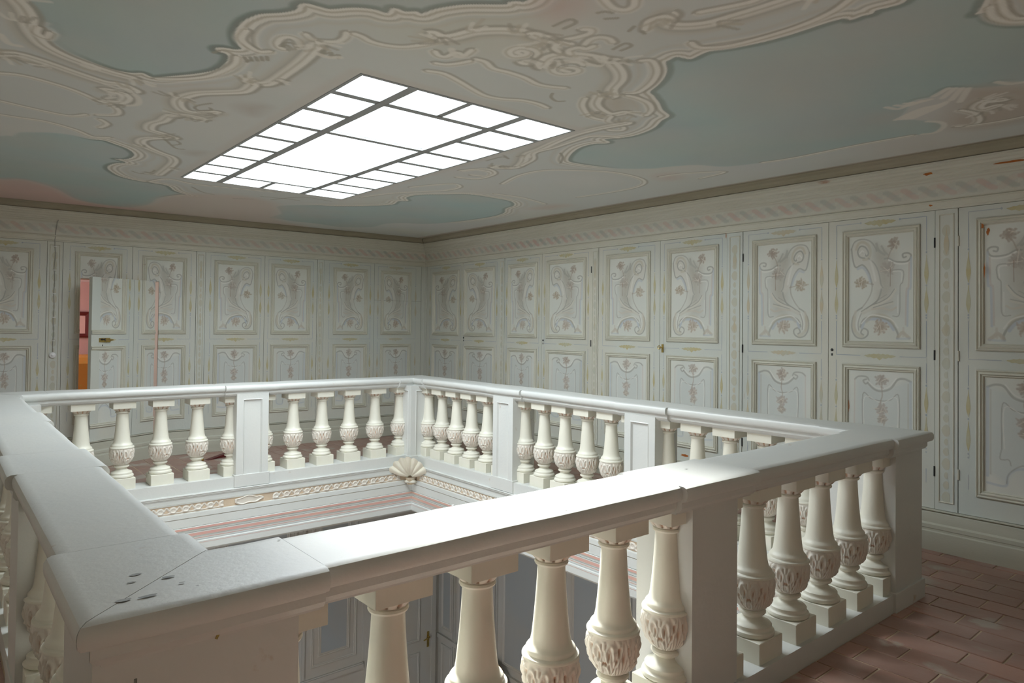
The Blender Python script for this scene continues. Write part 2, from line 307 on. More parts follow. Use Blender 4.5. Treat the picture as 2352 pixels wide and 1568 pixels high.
STR=[('M',[(-4210,-5521),(-4244,-5572),(-4287,-5586),(-4311,-5552),(-4307,-5489),(-4281,-5444),(-4261,-5435)]),('D',[(-4279,-5460),(-4280,-5506),(-4256,-5528),(-4226,-5507),(-4219,-5471),(-4237,-5441)]),('D',[(-4270,-5468),(-4261,-5490),(-4236,-5470)]),('M',[(-4246,-5654),(-4202,-5622),(-4154,-5638),(-4107,-5679),(-4101,-5737),(-4117,-5787)]),('M',[(-4088,-5799),(-4051,-5794),(-4000,-5774),(-3933,-5779),(-3861,-5816),(-3809,-5889),(-3780,-5955),(-3757,-6015)]),('W',[(-4175,-5580),(-4161,-5509),(-4148,-5375),(-4143,-5254),(-4143,-5139),(-4144,-5018),(-4159,-4932),(-4201,-4913),(-4221,-4931)]),('M',[(-4457,-5524),(-4442,-5423),(-4389,-5363),(-4328,-5332),(-4293,-5364)]),('W',[(-4205,-4859),(-4211,-4735),(-4298,-4633),(-4386,-4530),(-4431,-4389),(-4419,-4267),(-4359,-4153),(-4278,-4137),(-4189,-4232)]),('D',[(-4266,-4404),(-4313,-4307),(-4307,-4242),(-4264,-4223),(-4226,-4272),(-4245,-4312)]),('W',[(-4219,-4067),(-4323,-4066),(-4390,-3975),(-4398,-3843),(-4434,-3713),(-4408,-3565),(-4337,-3522),(-4239,-3462)]),('W',[(-4283,-3441),(-4381,-3313),(-4381,-3175),(-4301,-3039),(-4185,-2924),(-4105,-2855),(-4053,-2707),(-4035,-2460),(-4026,-2126)]),('D',[(-4255,-3350),(-4201,-3399),(-4152,-3322),(-4186,-3250)]),('D',[(-4216,-2126),(-4146,-2074),(-4084,-2190),(-4084,-2304)]),('W',[(-3834,-6013),(-3782,-6005),(-3739,-6061),(-3704,-6154),(-3629,-6237),(-3551,-6280)]),('W',[(-3496,-6293),(-3436,-6293),(-3361,-6246),(-3309,-6173),(-3299,-6099),(-3335,-6057)]),('M',[(-3335,-6130),(-3361,-6168),(-3408,-6185),(-3461,-6167),(-3478,-6124),(-3465,-6085),(-3421,-6064),(-3390,-6102),(-3401,-6142),(-3438,-6139),(-3441,-6107),(-3413,-6102)]),('W',[(-3237,-6067),(-3275,-6162),(-3243,-6232),(-3165,-6280),(-3083,-6301),(-3015,-6329)]),('M',[(-3106,-6206),(-3147,-6212),(-3193,-6172),(-3200,-6100),(-3148,-6045),(-3086,-6053),(-3057,-6114),(-3083,-6148),(-3133,-6137),(-3138,-6088),(-3096,-6091)]),('W',[(-3009,-6291),(-2911,-6244),(-2830,-6173),(-2760,-6056),(-2678,-5992)]),('M',[(-3368,-6278),(-3372,-6348),(-3349,-6405),(-3336,-6469),(-3360,-6499),(-3389,-6482)]),('M',[(-3265,-6369),(-3288,-6423),(-3278,-6467),(-3239,-6484),(-3201,-6472)]),('M',[(-3296,-6245),(-3344,-6261),(-3362,-6321),(-3322,-6337)]),('M',[(-3240,-6254),(-3276,-6282),(-3266,-6330),(-3230,-6343),(-3225,-6386)]),('M',[(-3614,-5643),(-3537,-5664),(-3416,-5626),(-3297,-5577),(-3183,-5541),(-3081,-5560),(-2988,-5615),(-2887,-5630),(-2803,-5614)]),('M',[(-3527,-5918),(-3476,-5921),(-3397,-5881),(-3308,-5891),(-3205,-5888),(-3095,-5862),(-3019,-5878),(-2950,-5913)]),('M',[(-3641,-5753),(-3595,-5772),(-3558,-5826),(-3536,-5879)]),('M',[(-3724,-5867),(-3685,-5840),(-3650,-5851),(-3640,-5921),(-3596,-5920),(-3605,-5992)]),('L',[(-3683,-5942),(-3640,-5900),(-3605,-5891),(-3596,-5920)]),('D',[(-2940,-5814),(-2903,-5763),(-2837,-5735),(-2805,-5764)]),('W',[(-2735,-5941),(-2656,-5837),(-2550,-5777),(-2428,-5756),(-2395,-5836)]),('M',[(-2752,-5870),(-2667,-5767),(-2494,-5662),(-2375,-5666)]),('M',[(-2404,-5744),(-2338,-5664),(-2192,-5649),(-2144,-5596),(-2192,-5553),(-2242,-5566)]),('W',[(-2243,-5714),(-2289,-5543),(-2305,-5332),(-2269,-5110),(-2221,-4901),(-2192,-4729),(-2059,-4531),(-1993,-4361),(-2097,-4265)]),('M',[(-2032,-5476),(-2180,-5384),(-2184,-5210),(-2165,-5000),(-2169,-4801),(-2048,-4651),(-1977,-4435)]),('D',[(-2032,-4926),(-1926,-4843),(-1815,-4700)]),('D',[(-2279,-4384),(-2268,-4556),(-2196,-4543),(-2298,-4607)]),('D',[(-2153,-4302),(-2000,-4384)]),('M',[(-2197,-3989),(-2155,-4089),(-2015,-4093),(-1941,-3964),(-2065,-3916)]),('W',[(-3229,-6790),(-3209,-6750),(-3148,-6735),(-3087,-6769),(-3033,-6846),(-3012,-6943),(-2993,-7070),(-2984,-7182),(-2990,-7259)]),('M',[(-2934,-6690),(-2860,-6687),(-2778,-6793),(-2745,-6997),(-2748,-7135),(-2774,-7244),(-2820,-7325)]),('M',[(-3154,-6893),(-3086,-7058),(-3087,-7125)]),('M',[(-3539,-6724),(-3446,-6692),(-3391,-6710),(-3390,-6755),(-3427,-6794)]),('M',[(-3190,-6649),(-3240,-6704),(-3241,-6751),(-3223,-6782),(-3179,-6774)]),('D',[(-3455,-6625),(-3440,-6653),(-3412,-6662)]),('D',[(-3393,-6609),(-3362,-6644)]),('D',[(-3233,-6595),(-3251,-6638)]),('D',[(-3192,-6630),(-3164,-6621)]),('D',[(-3504,-6423),(-3498,-6509),(-3457,-6505),(-3455,-6433)]),('D',[(-3139,-6423),(-3148,-6500),(-3106,-6500),(-3102,-6436)]),('M',[(-2937,-6419),(-2906,-6447),(-2823,-6412),(-2742,-6347),(-2665,-6245),(-2618,-6129),(-2643,-6079)]),('M',[(-2611,-6052),(-2537,-6062),(-2427,-6043),(-2325,-5979),(-2271,-5897)]),('W',[(-5262,-4474),(-5236,-4479),(-5174,-4533),(-5106,-4519),(-5033,-4486),(-4931,-4434),(-4796,-4378),(-4718,-4390),(-4654,-4340)]),('M',[(-5218,-4179),(-5126,-4218),(-4973,-4174),(-4860,-4107),(-4763,-4013)]),('M',[(-5184,-3636),(-5018,-3589),(-4844,-3568),(-4768,-3666)]),('M',[(-5164,-3310),(-5051,-3318),(-4934,-3327),(-4769,-3239),(-4655,-3122),(-4561,-3169)]),('W',[(-4753,-4251),(-4690,-4234),(-4659,-4159),(-4675,-4064),(-4729,-4043)]),('M',[(-4697,-3991),(-4640,-3900),(-4632,-3789),(-4716,-3713)]),('M',[(-4687,-3614),(-4636,-3530),(-4655,-3412)]),('L',[(-4682,-4339),(-4605,-4233),(-4577,-4098),(-4622,-4030)]),('W',[(-5241,-5205),(-5215,-5151),(-5189,-5065),(-5179,-4958),(-5134,-4812),(-5082,-4722),(-4982,-4638),(-4827,-4568),(-4710,-4543)]),('M',[(-5136,-4966),(-5133,-4892),(-5096,-4861),(-5087,-4932)]),('L',[(-5151,-4517),(-5118,-4450),(-5082,-4462),(-5042,-4438)]),('L',[(-5254,-4770),(-5215,-4674),(-5177,-4673)]),('M',[(-4591,-4628),(-4492,-4715),(-4413,-4829),(-4373,-4971),(-4361,-5102),(-4382,-5198)]),('L',[(-4689,-4541),(-4637,-4520),(-4588,-4494)]),('D',[(-4329,-5169),(-4323,-5212)]),('D',[(-4485,-5179),(-4473,-5225)]),('D',[(-4357,-5219),(-4331,-5182)]),('D',[(-4338,-5239),(-4314,-5200)]),('D',[(-4319,-5259),(-4296,-5219)]),('D',[(-4300,-5278),(-4279,-5237)]),('D',[(-4281,-5298),(-4261,-5256)]),('D',[(-4123,-5514),(-4111,-5546),(-4092,-5484)]),('D',[(-4088,-5516),(-4074,-5543),(-4057,-5493)]),('D',[(-4053,-5518),(-4036,-5541),(-4021,-5501)]),('L',[(-4106,-5486),(-4059,-5483),(-4020,-5518)]),('M',[(-1658,-3814),(-1767,-4166),(-1740,-4440),(-1546,-4619),(-1309,-4757),(-1021,-4772),(-817,-4692),(-706,-4507),(-696,-4205),(-744,-3823)]),('M',[(-1428,-3407),(-1149,-3441),(-886,-3386),(-732,-3340)]),('M',[(-2170,-3138),(-2100,-3304),(-1978,-3515),(-1851,-3436),(-1863,-3217),(-2046,-2937),(-2177,-2703),(-2271,-2383)]),('M',[(-2228,-3988),(-2117,-4171),(-1957,-4075),(-1942,-3829),(-2104,-3767)]),('D',[(-2871,-1633),(-2692,-1986),(-2386,-1966)]),('D',[(-3012,-1744),(-2778,-1783),(-2642,-1787)]),('M',[(15,-1585),(-34,-2132),(-172,-2866),(-131,-3215)]),('D',[(-4285,-3428),(-4152,-3184),(-4093,-3189)]),('D',[(-3657,-1773),(-3512,-1576),(-3388,-1516)]),('M',[(-3999,-1763),(-3907,-1995),(-3674,-1914),(-3354,-1976),(-3017,-2040)]),('D',[(-3178,-1436),(-3021,-1536)]),('L',[(-1405,-7124),(-1483,-7217)]),('L',[(-1338,-7143),(-1458,-7239)]),('L',[(-1270,-7162),(-1433,-7262)]),('L',[(-1201,-7182),(-1407,-7285)]),('L',[(-1112,-6821),(-1226,-6998),(-1221,-7077)]),('L',[(-1098,-6847),(-1215,-7027),(-1232,-7096)]),('L',[(-1084,-6872),(-1204,-7055),(-1243,-7115)]),('L',[(-1071,-6896),(-1194,-7083),(-1254,-7134)]),('L',[(-1396,-6883),(-1316,-6917),(-1380,-7007)]),('L',[(-1392,-6931),(-1336,-6974),(-1371,-7051)]),('L',[(-1388,-6978),(-1355,-7029),(-1362,-7094)]),('W',[(-1084,-7342),(-1122,-7273),(-1039,-7204),(-950,-7208),(-965,-7288)]),('M',[(-1033,-7133),(-910,-7166),(-755,-7143),(-675,-7087),(-707,-7014)]),('L',[(-943,-6931),(-871,-6975),(-766,-6961),(-656,-6876),(-675,-6810)]),('L',[(-1406,-7409),(-1329,-7441),(-1307,-7496)]),('M',[(-2359,-7644),(-2256,-7626),(-2160,-7653),(-2089,-7715)]),('M',[(-2402,-7692),(-2267,-7671),(-2170,-7682),(-2140,-7727)]),('M',[(-659,-7058),(-632,-7212),(-638,-7331)]),('M',[(-721,-5741),(-686,-5969),(-704,-6424),(-688,-6750)]),('M',[(-886,-4921),(-841,-5122),(-661,-5366),(-602,-5103)])]
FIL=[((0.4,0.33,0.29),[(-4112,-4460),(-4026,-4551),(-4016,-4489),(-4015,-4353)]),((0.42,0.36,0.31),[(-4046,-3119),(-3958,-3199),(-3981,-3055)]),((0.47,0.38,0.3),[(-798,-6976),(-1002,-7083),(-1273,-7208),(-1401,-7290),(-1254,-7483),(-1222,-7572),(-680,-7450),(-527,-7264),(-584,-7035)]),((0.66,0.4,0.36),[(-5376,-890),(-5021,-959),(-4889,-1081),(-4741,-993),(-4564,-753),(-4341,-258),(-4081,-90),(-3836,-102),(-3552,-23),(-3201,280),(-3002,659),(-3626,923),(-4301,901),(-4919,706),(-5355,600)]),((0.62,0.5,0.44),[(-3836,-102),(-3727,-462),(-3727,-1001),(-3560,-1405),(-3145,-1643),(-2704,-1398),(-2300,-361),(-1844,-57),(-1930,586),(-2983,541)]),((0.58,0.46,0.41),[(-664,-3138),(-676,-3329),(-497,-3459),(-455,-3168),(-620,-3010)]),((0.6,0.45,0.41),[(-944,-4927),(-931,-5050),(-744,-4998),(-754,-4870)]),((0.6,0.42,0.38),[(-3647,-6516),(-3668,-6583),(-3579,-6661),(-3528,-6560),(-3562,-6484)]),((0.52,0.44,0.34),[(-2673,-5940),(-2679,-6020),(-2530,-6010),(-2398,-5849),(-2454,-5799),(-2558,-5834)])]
# ------------------------------------------------------------------ ceiling (painted plaster)
IV = (0.585, 0.612, 0.595); LT = (0.80, 0.785, 0.73); DK = (0.36, 0.34, 0.285); TAN = (0.52, 0.485, 0.40); BL = (0.40, 0.53, 0.53)
xs = np.concatenate([np.arange(-6.8, -5.6, 0.12), np.arange(-5.6, 0.0, 0.0075), [0.0, 0.05, 0.1]])
ys = np.concatenate([np.arange(-9.35, -8.0, 0.12), np.arange(-8.0, -4.6, 0.0075), np.arange(-4.6, -3.0, 0.011), np.arange(-3.0, 0.5, 0.019)])
for v in (SKX0, SKX1): xs[np.argmin(abs(xs-v))] = v
for v in (SKY0, SKY1): ys[np.argmin(abs(ys-v))] = v
cv = Canvas(xs, ys, IV)
for i in range(70):      # washed clouds in the ground colour
    cv.blob(rng.uniform(-6, 0), rng.uniform(-8.5, 0.3), rng.uniform(.2, .7), rng.uniform(.2, .7), random.choice([(0.61, 0.57, 0.53), (0.60, 0.60, 0.51), (0.59, 0.60, 0.61), (0.66, 0.65, 0.62)]), 0.45)
for n, p in list(BLUE.items()):
    p = smooth_pts(np.array(p)/1000, 4, True)
    cv.fill(p, BL, 1.0, 0.02)
    w = cv.win(p, 0.0); ins = cv.inside(p, w)
    for i in range(60):
        x = rng.uniform(p[:, 0].min(), p[:, 0].max()); y = rng.uniform(p[:, 1].min(), p[:, 1].max()); r = rng.uniform(.15, .6)
        c = random.choice([(0.48, 0.52, 0.505), (0.41, 0.52, 0.495), (0.49, 0.50, 0.47), (0.43, 0.49, 0.50)])
        d = np.sqrt(((cv.X[w]-x)/r)**2+((cv.Y[w]-y)/r)**2); a = 0.5*np.clip(1-d, 0, 1)*ins
        cv.C[w] = cv.C[w]*(1-a[..., None])+np.array(c)*a[..., None]
    # the painted moulding that borders each sky field: light and tan lines outside, a dark line inside
    q = np.vstack([p, p[:1]]); w, D, _ = cv.dist(q, 0.17); ins = cv.inside(p, w); d = np.where(ins, -D, D)
    dkA = {'b1': .85, 'b2': .7, 'b3': .8, 'b4': .6}[n]
    if n == 'b2': fade = np.clip((-1.35-cv.X[w])/0.25, 0, 1)
    elif n == 'b3': fade = np.clip((cv.X[w]+4.75)/0.15, 0, 1)*np.clip((-0.95-cv.Y[w])/0.3, 0, 1)
    elif n == 'b4': fade = np.clip((-1.55-cv.Y[w])/0.2, 0, 1)
    else: fade = np.clip((cv.X[w]+5.0)/0.2+0.1, 0.1, 1)
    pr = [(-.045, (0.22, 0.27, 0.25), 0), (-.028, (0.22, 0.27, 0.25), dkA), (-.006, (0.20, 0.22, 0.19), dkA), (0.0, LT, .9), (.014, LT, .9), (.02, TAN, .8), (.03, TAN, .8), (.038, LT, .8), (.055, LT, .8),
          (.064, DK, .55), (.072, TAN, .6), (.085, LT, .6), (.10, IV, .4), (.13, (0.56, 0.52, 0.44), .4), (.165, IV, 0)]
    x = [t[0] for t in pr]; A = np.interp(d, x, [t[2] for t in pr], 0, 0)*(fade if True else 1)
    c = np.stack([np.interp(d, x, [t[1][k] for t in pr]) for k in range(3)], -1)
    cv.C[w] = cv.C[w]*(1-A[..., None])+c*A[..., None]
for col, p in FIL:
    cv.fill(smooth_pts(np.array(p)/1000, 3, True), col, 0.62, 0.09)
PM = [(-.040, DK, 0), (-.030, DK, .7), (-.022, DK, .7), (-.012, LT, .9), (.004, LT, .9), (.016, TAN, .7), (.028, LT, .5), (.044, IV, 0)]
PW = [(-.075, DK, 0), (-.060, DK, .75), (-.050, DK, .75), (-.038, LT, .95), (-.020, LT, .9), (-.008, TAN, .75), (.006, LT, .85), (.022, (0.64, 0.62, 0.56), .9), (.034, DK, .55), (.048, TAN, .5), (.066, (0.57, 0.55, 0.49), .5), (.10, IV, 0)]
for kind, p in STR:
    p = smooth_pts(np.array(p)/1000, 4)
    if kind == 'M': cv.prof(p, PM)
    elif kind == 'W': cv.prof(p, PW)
    elif kind == 'D': cv.line(p, 0.013, DK, 0.85)
    else: cv.line(p, 0.022, (0.76, 0.74, 0.68), 0.8)
# leafy brush marks along the scrolls
for kind, p in STR:
    if kind != 'W': continue
    p = np.array(p)/1000
    for k in range(4):
        a = p[(0, -1, random.randrange(len(p)), random.randrange(len(p)))[k]]; an = rng.uniform(0, 2*PI)
        for j in range(4):
            b = a+np.array([math.cos(an+j*.35), math.sin(an+j*.35)])*rng.uniform(.07, .14)
            mid = (a+b)/2+np.array([math.sin(an), -math.cos(an)])*.02
            cv.line(smooth_pts([a+(b-a)*.35, mid, b], 3), 0.014, random.choice([DK, LT, TAN]), 0.6)
# pale border round the skylight and brown line along the walls
R = np.array([[SKX0, SKY0], [SKX1, SKY0], [SKX1, SKY1], [SKX0, SKY1], [SKX0, SKY0]])
w, D, _ = cv.dist(R, 0.10); cv.blend(w, 0.8*np.clip((0.10-D)/0.04, 0, 1), (0.59, 0.575, 0.54))
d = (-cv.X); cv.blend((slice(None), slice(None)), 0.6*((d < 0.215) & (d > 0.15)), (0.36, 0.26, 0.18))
d = (-(cv.Y)-0.06*cv.X*1.0)
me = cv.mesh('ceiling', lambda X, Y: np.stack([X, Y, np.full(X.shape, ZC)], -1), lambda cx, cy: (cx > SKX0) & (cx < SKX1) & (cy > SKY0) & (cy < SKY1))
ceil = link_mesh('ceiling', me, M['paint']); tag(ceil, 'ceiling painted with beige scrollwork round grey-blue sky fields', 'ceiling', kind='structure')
del cv

# ------------------------------------------------------------------ skylight
win = empty('window_1', ((SKX0+SKX1)/2, (SKY0+SKY1)/2, ZC)); tag(win, 'bright white skylight of many panes in the ceiling', 'skylight', kind='structure')
ox, oy, oz = win.location
XA, XB, XM = -3.54, -2.78, -3.17
rows = [-5.39, -5.055, -4.69, -4.30, -3.92, -3.56, -3.205, -2.83, -2.50, -2.17]
bars = []
def bar(x0, x1, y0, y1, h=0.03): bars.append((x0-ox, y0-oy, x1-ox, y1-oy, h))
bar(SKX0-.012, SKX0+.006, SKY0-.012, SKY1+.012); bar(SKX1-.006, SKX1+.012, SKY0-.012, SKY1+.012)
bar(SKX0+.006, SKX1-.006, SKY0-.012, SKY0+.006); bar(SKX0+.006, SKX1-.006, SKY1-.006, SKY1+.012)
for x in (XA, XB): bar(x-.029, x+.029, SKY0+.006, SKY1-.006, .028)
for k in range(1, 9):
    y = rows[k]
    bar(SKX0+.006, XA-.024, y-.027, y+.027, .024); bar(XB+.024, SKX1-.006, y-.027, y+.027, .024)
    if k in (1, 3, 6, 8): bar(XA+.024, XB-.024, y-(.027 if k == 1 else .024), y+(.027 if k == 1 else .024), .022)
bar(XM-.02, XM+.02, SKY0+.006, rows[1]-.017, .024); bar(XM-.02, XM+.02, rows[8]+.011, SKY1-.006, .024)
for b in bars: MB().box((b[0], b[1], -0.004), (b[2], b[3], b[4])).build('glazing_bar', M['bar'], win)
panes = []
for k in range(9):
    panes += [(SKX0+.006, XA-.024, rows[k], rows[k+1]), (XB+.024, SKX1-.006, rows[k], rows[k+1])]
panes += [(XA+.024, XM-.02, rows[0], rows[1]), (XM+.02, XB-.024, rows[0], rows[1]), (XA+.024, XB-.024, rows[1], rows[3]), (XA+.024, XB-.024, rows[3], rows[6]),
          (XA+.024, XB-.024, rows[6], rows[8]), (XA+.024, XM-.02, rows[8], rows[9]), (XM+.02, XB-.024, rows[8], rows[9])]
for a, b, c_, d_ in panes:
    MB().box((a-ox+.001, c_-oy+.024, .006), (b-ox-.001, d_-oy-.024, .010)).build('glass_pane', M['glass'], win)

# ------------------------------------------------------------------ room shell
sN, sE = 0.06008, 0.0068
aN = math.atan(sN); aE = math.atan(sE)
RZN = PI+0-aN                 # local X = away from the corner along the north wall, local Y = into the room
RZE = PI/2-aE                 # local X = towards the corner along the east wall, local Y = into the room
hN = (3.465, 4.235, 2.0)      # jib door opening in the north wall (distance from the corner), its height
wn = MB()
wn.box((-0.4, -0.30, -0.02), (hN[0], -0.03, ZC)); wn.box((hN[1], -0.30, -0.02), (6.9, -0.03, ZC)); wn.box((hN[0], -0.30, hN[2]), (hN[1], -0.03, ZC))
tag(wn.build('wall_north', M['panel_wood']), 'left-hand panelled wall with the concealed door ajar', 'wall', kind='structure').rotation_euler = (0, 0, RZN)
tag(MB().box((-9.6, -0.25, -0.02), (0.0, -0.03, ZC)).build('wall_east', M['panel_wood']), 'right-hand wall behind the long run of painted cupboard doors', 'wall', kind='structure').rotation_euler = (0, 0, RZE)
tag(MB().box((-6.9, -9.4, 0), (-6.8, 0.6, ZC)).build('wall_west', M['cream_wall']), 'plain wall on the near left side, behind the camera', 'wall', kind='structure')
tag(MB().box((-6.9, -9.4, 0), (0.2, -9.3, ZC)).build('wall_south', M['cream_wall']), 'plain wall behind the camera position', 'wall', kind='structure')

# well opening and floor ring
XW, XE, YS, YN = -5.07, -1.185, -6.825, -1.72        # centre lines of the four balustrades
WX0, WX1, WY0, WY1 = XW+.145, XE-.145, YS+.13, YN-.15   # inner faces of the well
fl = MB()
for a, b in (((-6.8, -9.3), (0.05, WY0)), ((-6.8, WY1), (0.05, 0.45)), ((-6.8, WY0), (WX0, WY1)), ((WX1, WY0), (0.05, WY1))):
    fl.box((a[0], a[1], -.30), (b[0], b[1], -.0045))
floor = fl.build('floor', M['mortar']); tag(floor, 'gallery floor of worn terracotta bricks round the stairwell', 'floor', kind='structure')
px_, py_ = 0.165, 0.315
cells = []
i = 0; x = -6.75
while x < 0.0:
    y = -9.25+(i % 2)*py_*0.5+((i*37) % 5)*0.012
    while y < 0.42:
        x1, y1 = x+px_-.007, y+py_-.007
        bx0, bx1, by0, by1 = XW-.12, XE+.12, YS-.118, YN+.118
        X0, X1, Y0, Y1 = x, x1, y, min(y1, 0.06*(-(x+x1)/2)-.01)
        if X1 > bx0 and X0 < bx1 and Y1 > by0 and Y0 < by1:      # cut the bricks that meet the kerb
            if Y0 < by0: Y1 = by0
            elif Y1 > by1: Y0 = by1
            elif X0 < bx0: X1 = bx0
            elif X1 > bx1: X0 = bx1
            else: Y1 = Y0
        if Y1-Y0 > .03 and X1-X0 > .03: cells.append((X0, Y0, X1, Y1))
        y += py_
    x += px_; i += 1
def brick_mesh(L=1.0):
    q = MB().bevbox((-(px_-.009)/2, -(py_-.009)/2, -.02), ((px_-.009)/2, (py_-.009)/2, 0), .0025)
    me = bpy.data.meshes.new('brick'); me.from_pydata(q.v, [], q.f); me.materials.append(M['brick']); return me
bme = brick_mesh()
cp = Vector((-5.46, -8.52, 0))
def vis(cx, cy):
    # nearest first, but only where the photograph looks
    d = Vector((cx, cy, 0))-cp; ang = math.degrees(math.atan2(d.x, d.y))
    return d.length+(0 if (cx > XE and 2 < ang < 78) or (cy > YN and -2 < ang) or (cy < YS and ang > 62) else 50)
cells.sort(key=lambda c: vis((c[0]+c[2])/2, (c[1]+c[3])/2))
for c in cells[:300]:
    o = bpy.data.objects.new('brick', bme); COL.objects.link(o); o.parent = floor
    o.location = ((c[0]+c[2])/2, (c[1]+c[3])/2, rng.uniform(-.0015, .0015)); o.scale = ((c[2]-c[0])/(px_-.007), (c[3]-c[1])/(py_-.007), 1)
    o.rotation_euler = (rng.normal(0, .004), rng.normal(0, .006), rng.normal(0, .006))
q = MB()
for c in cells[300:]:
    z = rng.uniform(-.003, .001); q.bevbox((c[0], c[1], -.02), (c[2], c[3], z), .0025)
tag(q.build('more_bricks', M['brick'], floor), kind='stuff')
# ------------------------------------------------------------------ painted door panels (right-hand version; mirrored for left leaves)
PW_, PH_ = 0.475, 0.795
WHT = (0.59, 0.595, 0.535); GR = (0.32, 0.31, 0.275); BRN = (0.32, 0.25, 0.19); BLU = (0.40, 0.445, 0.50); SH = (0.42, 0.405, 0.355); HI = (0.70, 0.69, 0.64); OC = (0.46, 0.41, 0.30)
def q2(l): return [((x-200)/635*PW_, (1425-y)/(1425-(450-75*(x-200)/635))*PH_) for x, y in l]
def flower(c, x, y, r, col, n=9, drop=True):
    n += 4
    for k in range(n):
        a = 2*PI*k/n+rng.uniform(-.2, .2); rr = r*rng.uniform(.65, 1.1)
        p = smooth_pts([(x+.15*r*math.cos(a), y+.15*r*math.sin(a)), (x+.6*rr*math.cos(a+.15), y+.6*rr*math.sin(a+.15)), (x+rr*math.cos(a), y+rr*math.sin(a))], 3)
        c.line(p, .011, col, .6)
        e_ = p[-1]; c.line(np.array([e_, e_+rng.normal(0, .008, 2)]), .007, col, .6)
        c.line(p[:3], .004, (col[0]*.8, col[1]*.75, col[2]*.7), .6)
    c.blob(x, y, r*.9, r*.9, (col[0]*.92, col[1]*.92, col[2]*.9), .8)
    for k in range(4): c.line(np.array([(x+rng.normal(0, r*.5), y+rng.normal(0, r*.5)) for _ in range(2)]), .004, (0.62, 0.57, 0.48), .6)
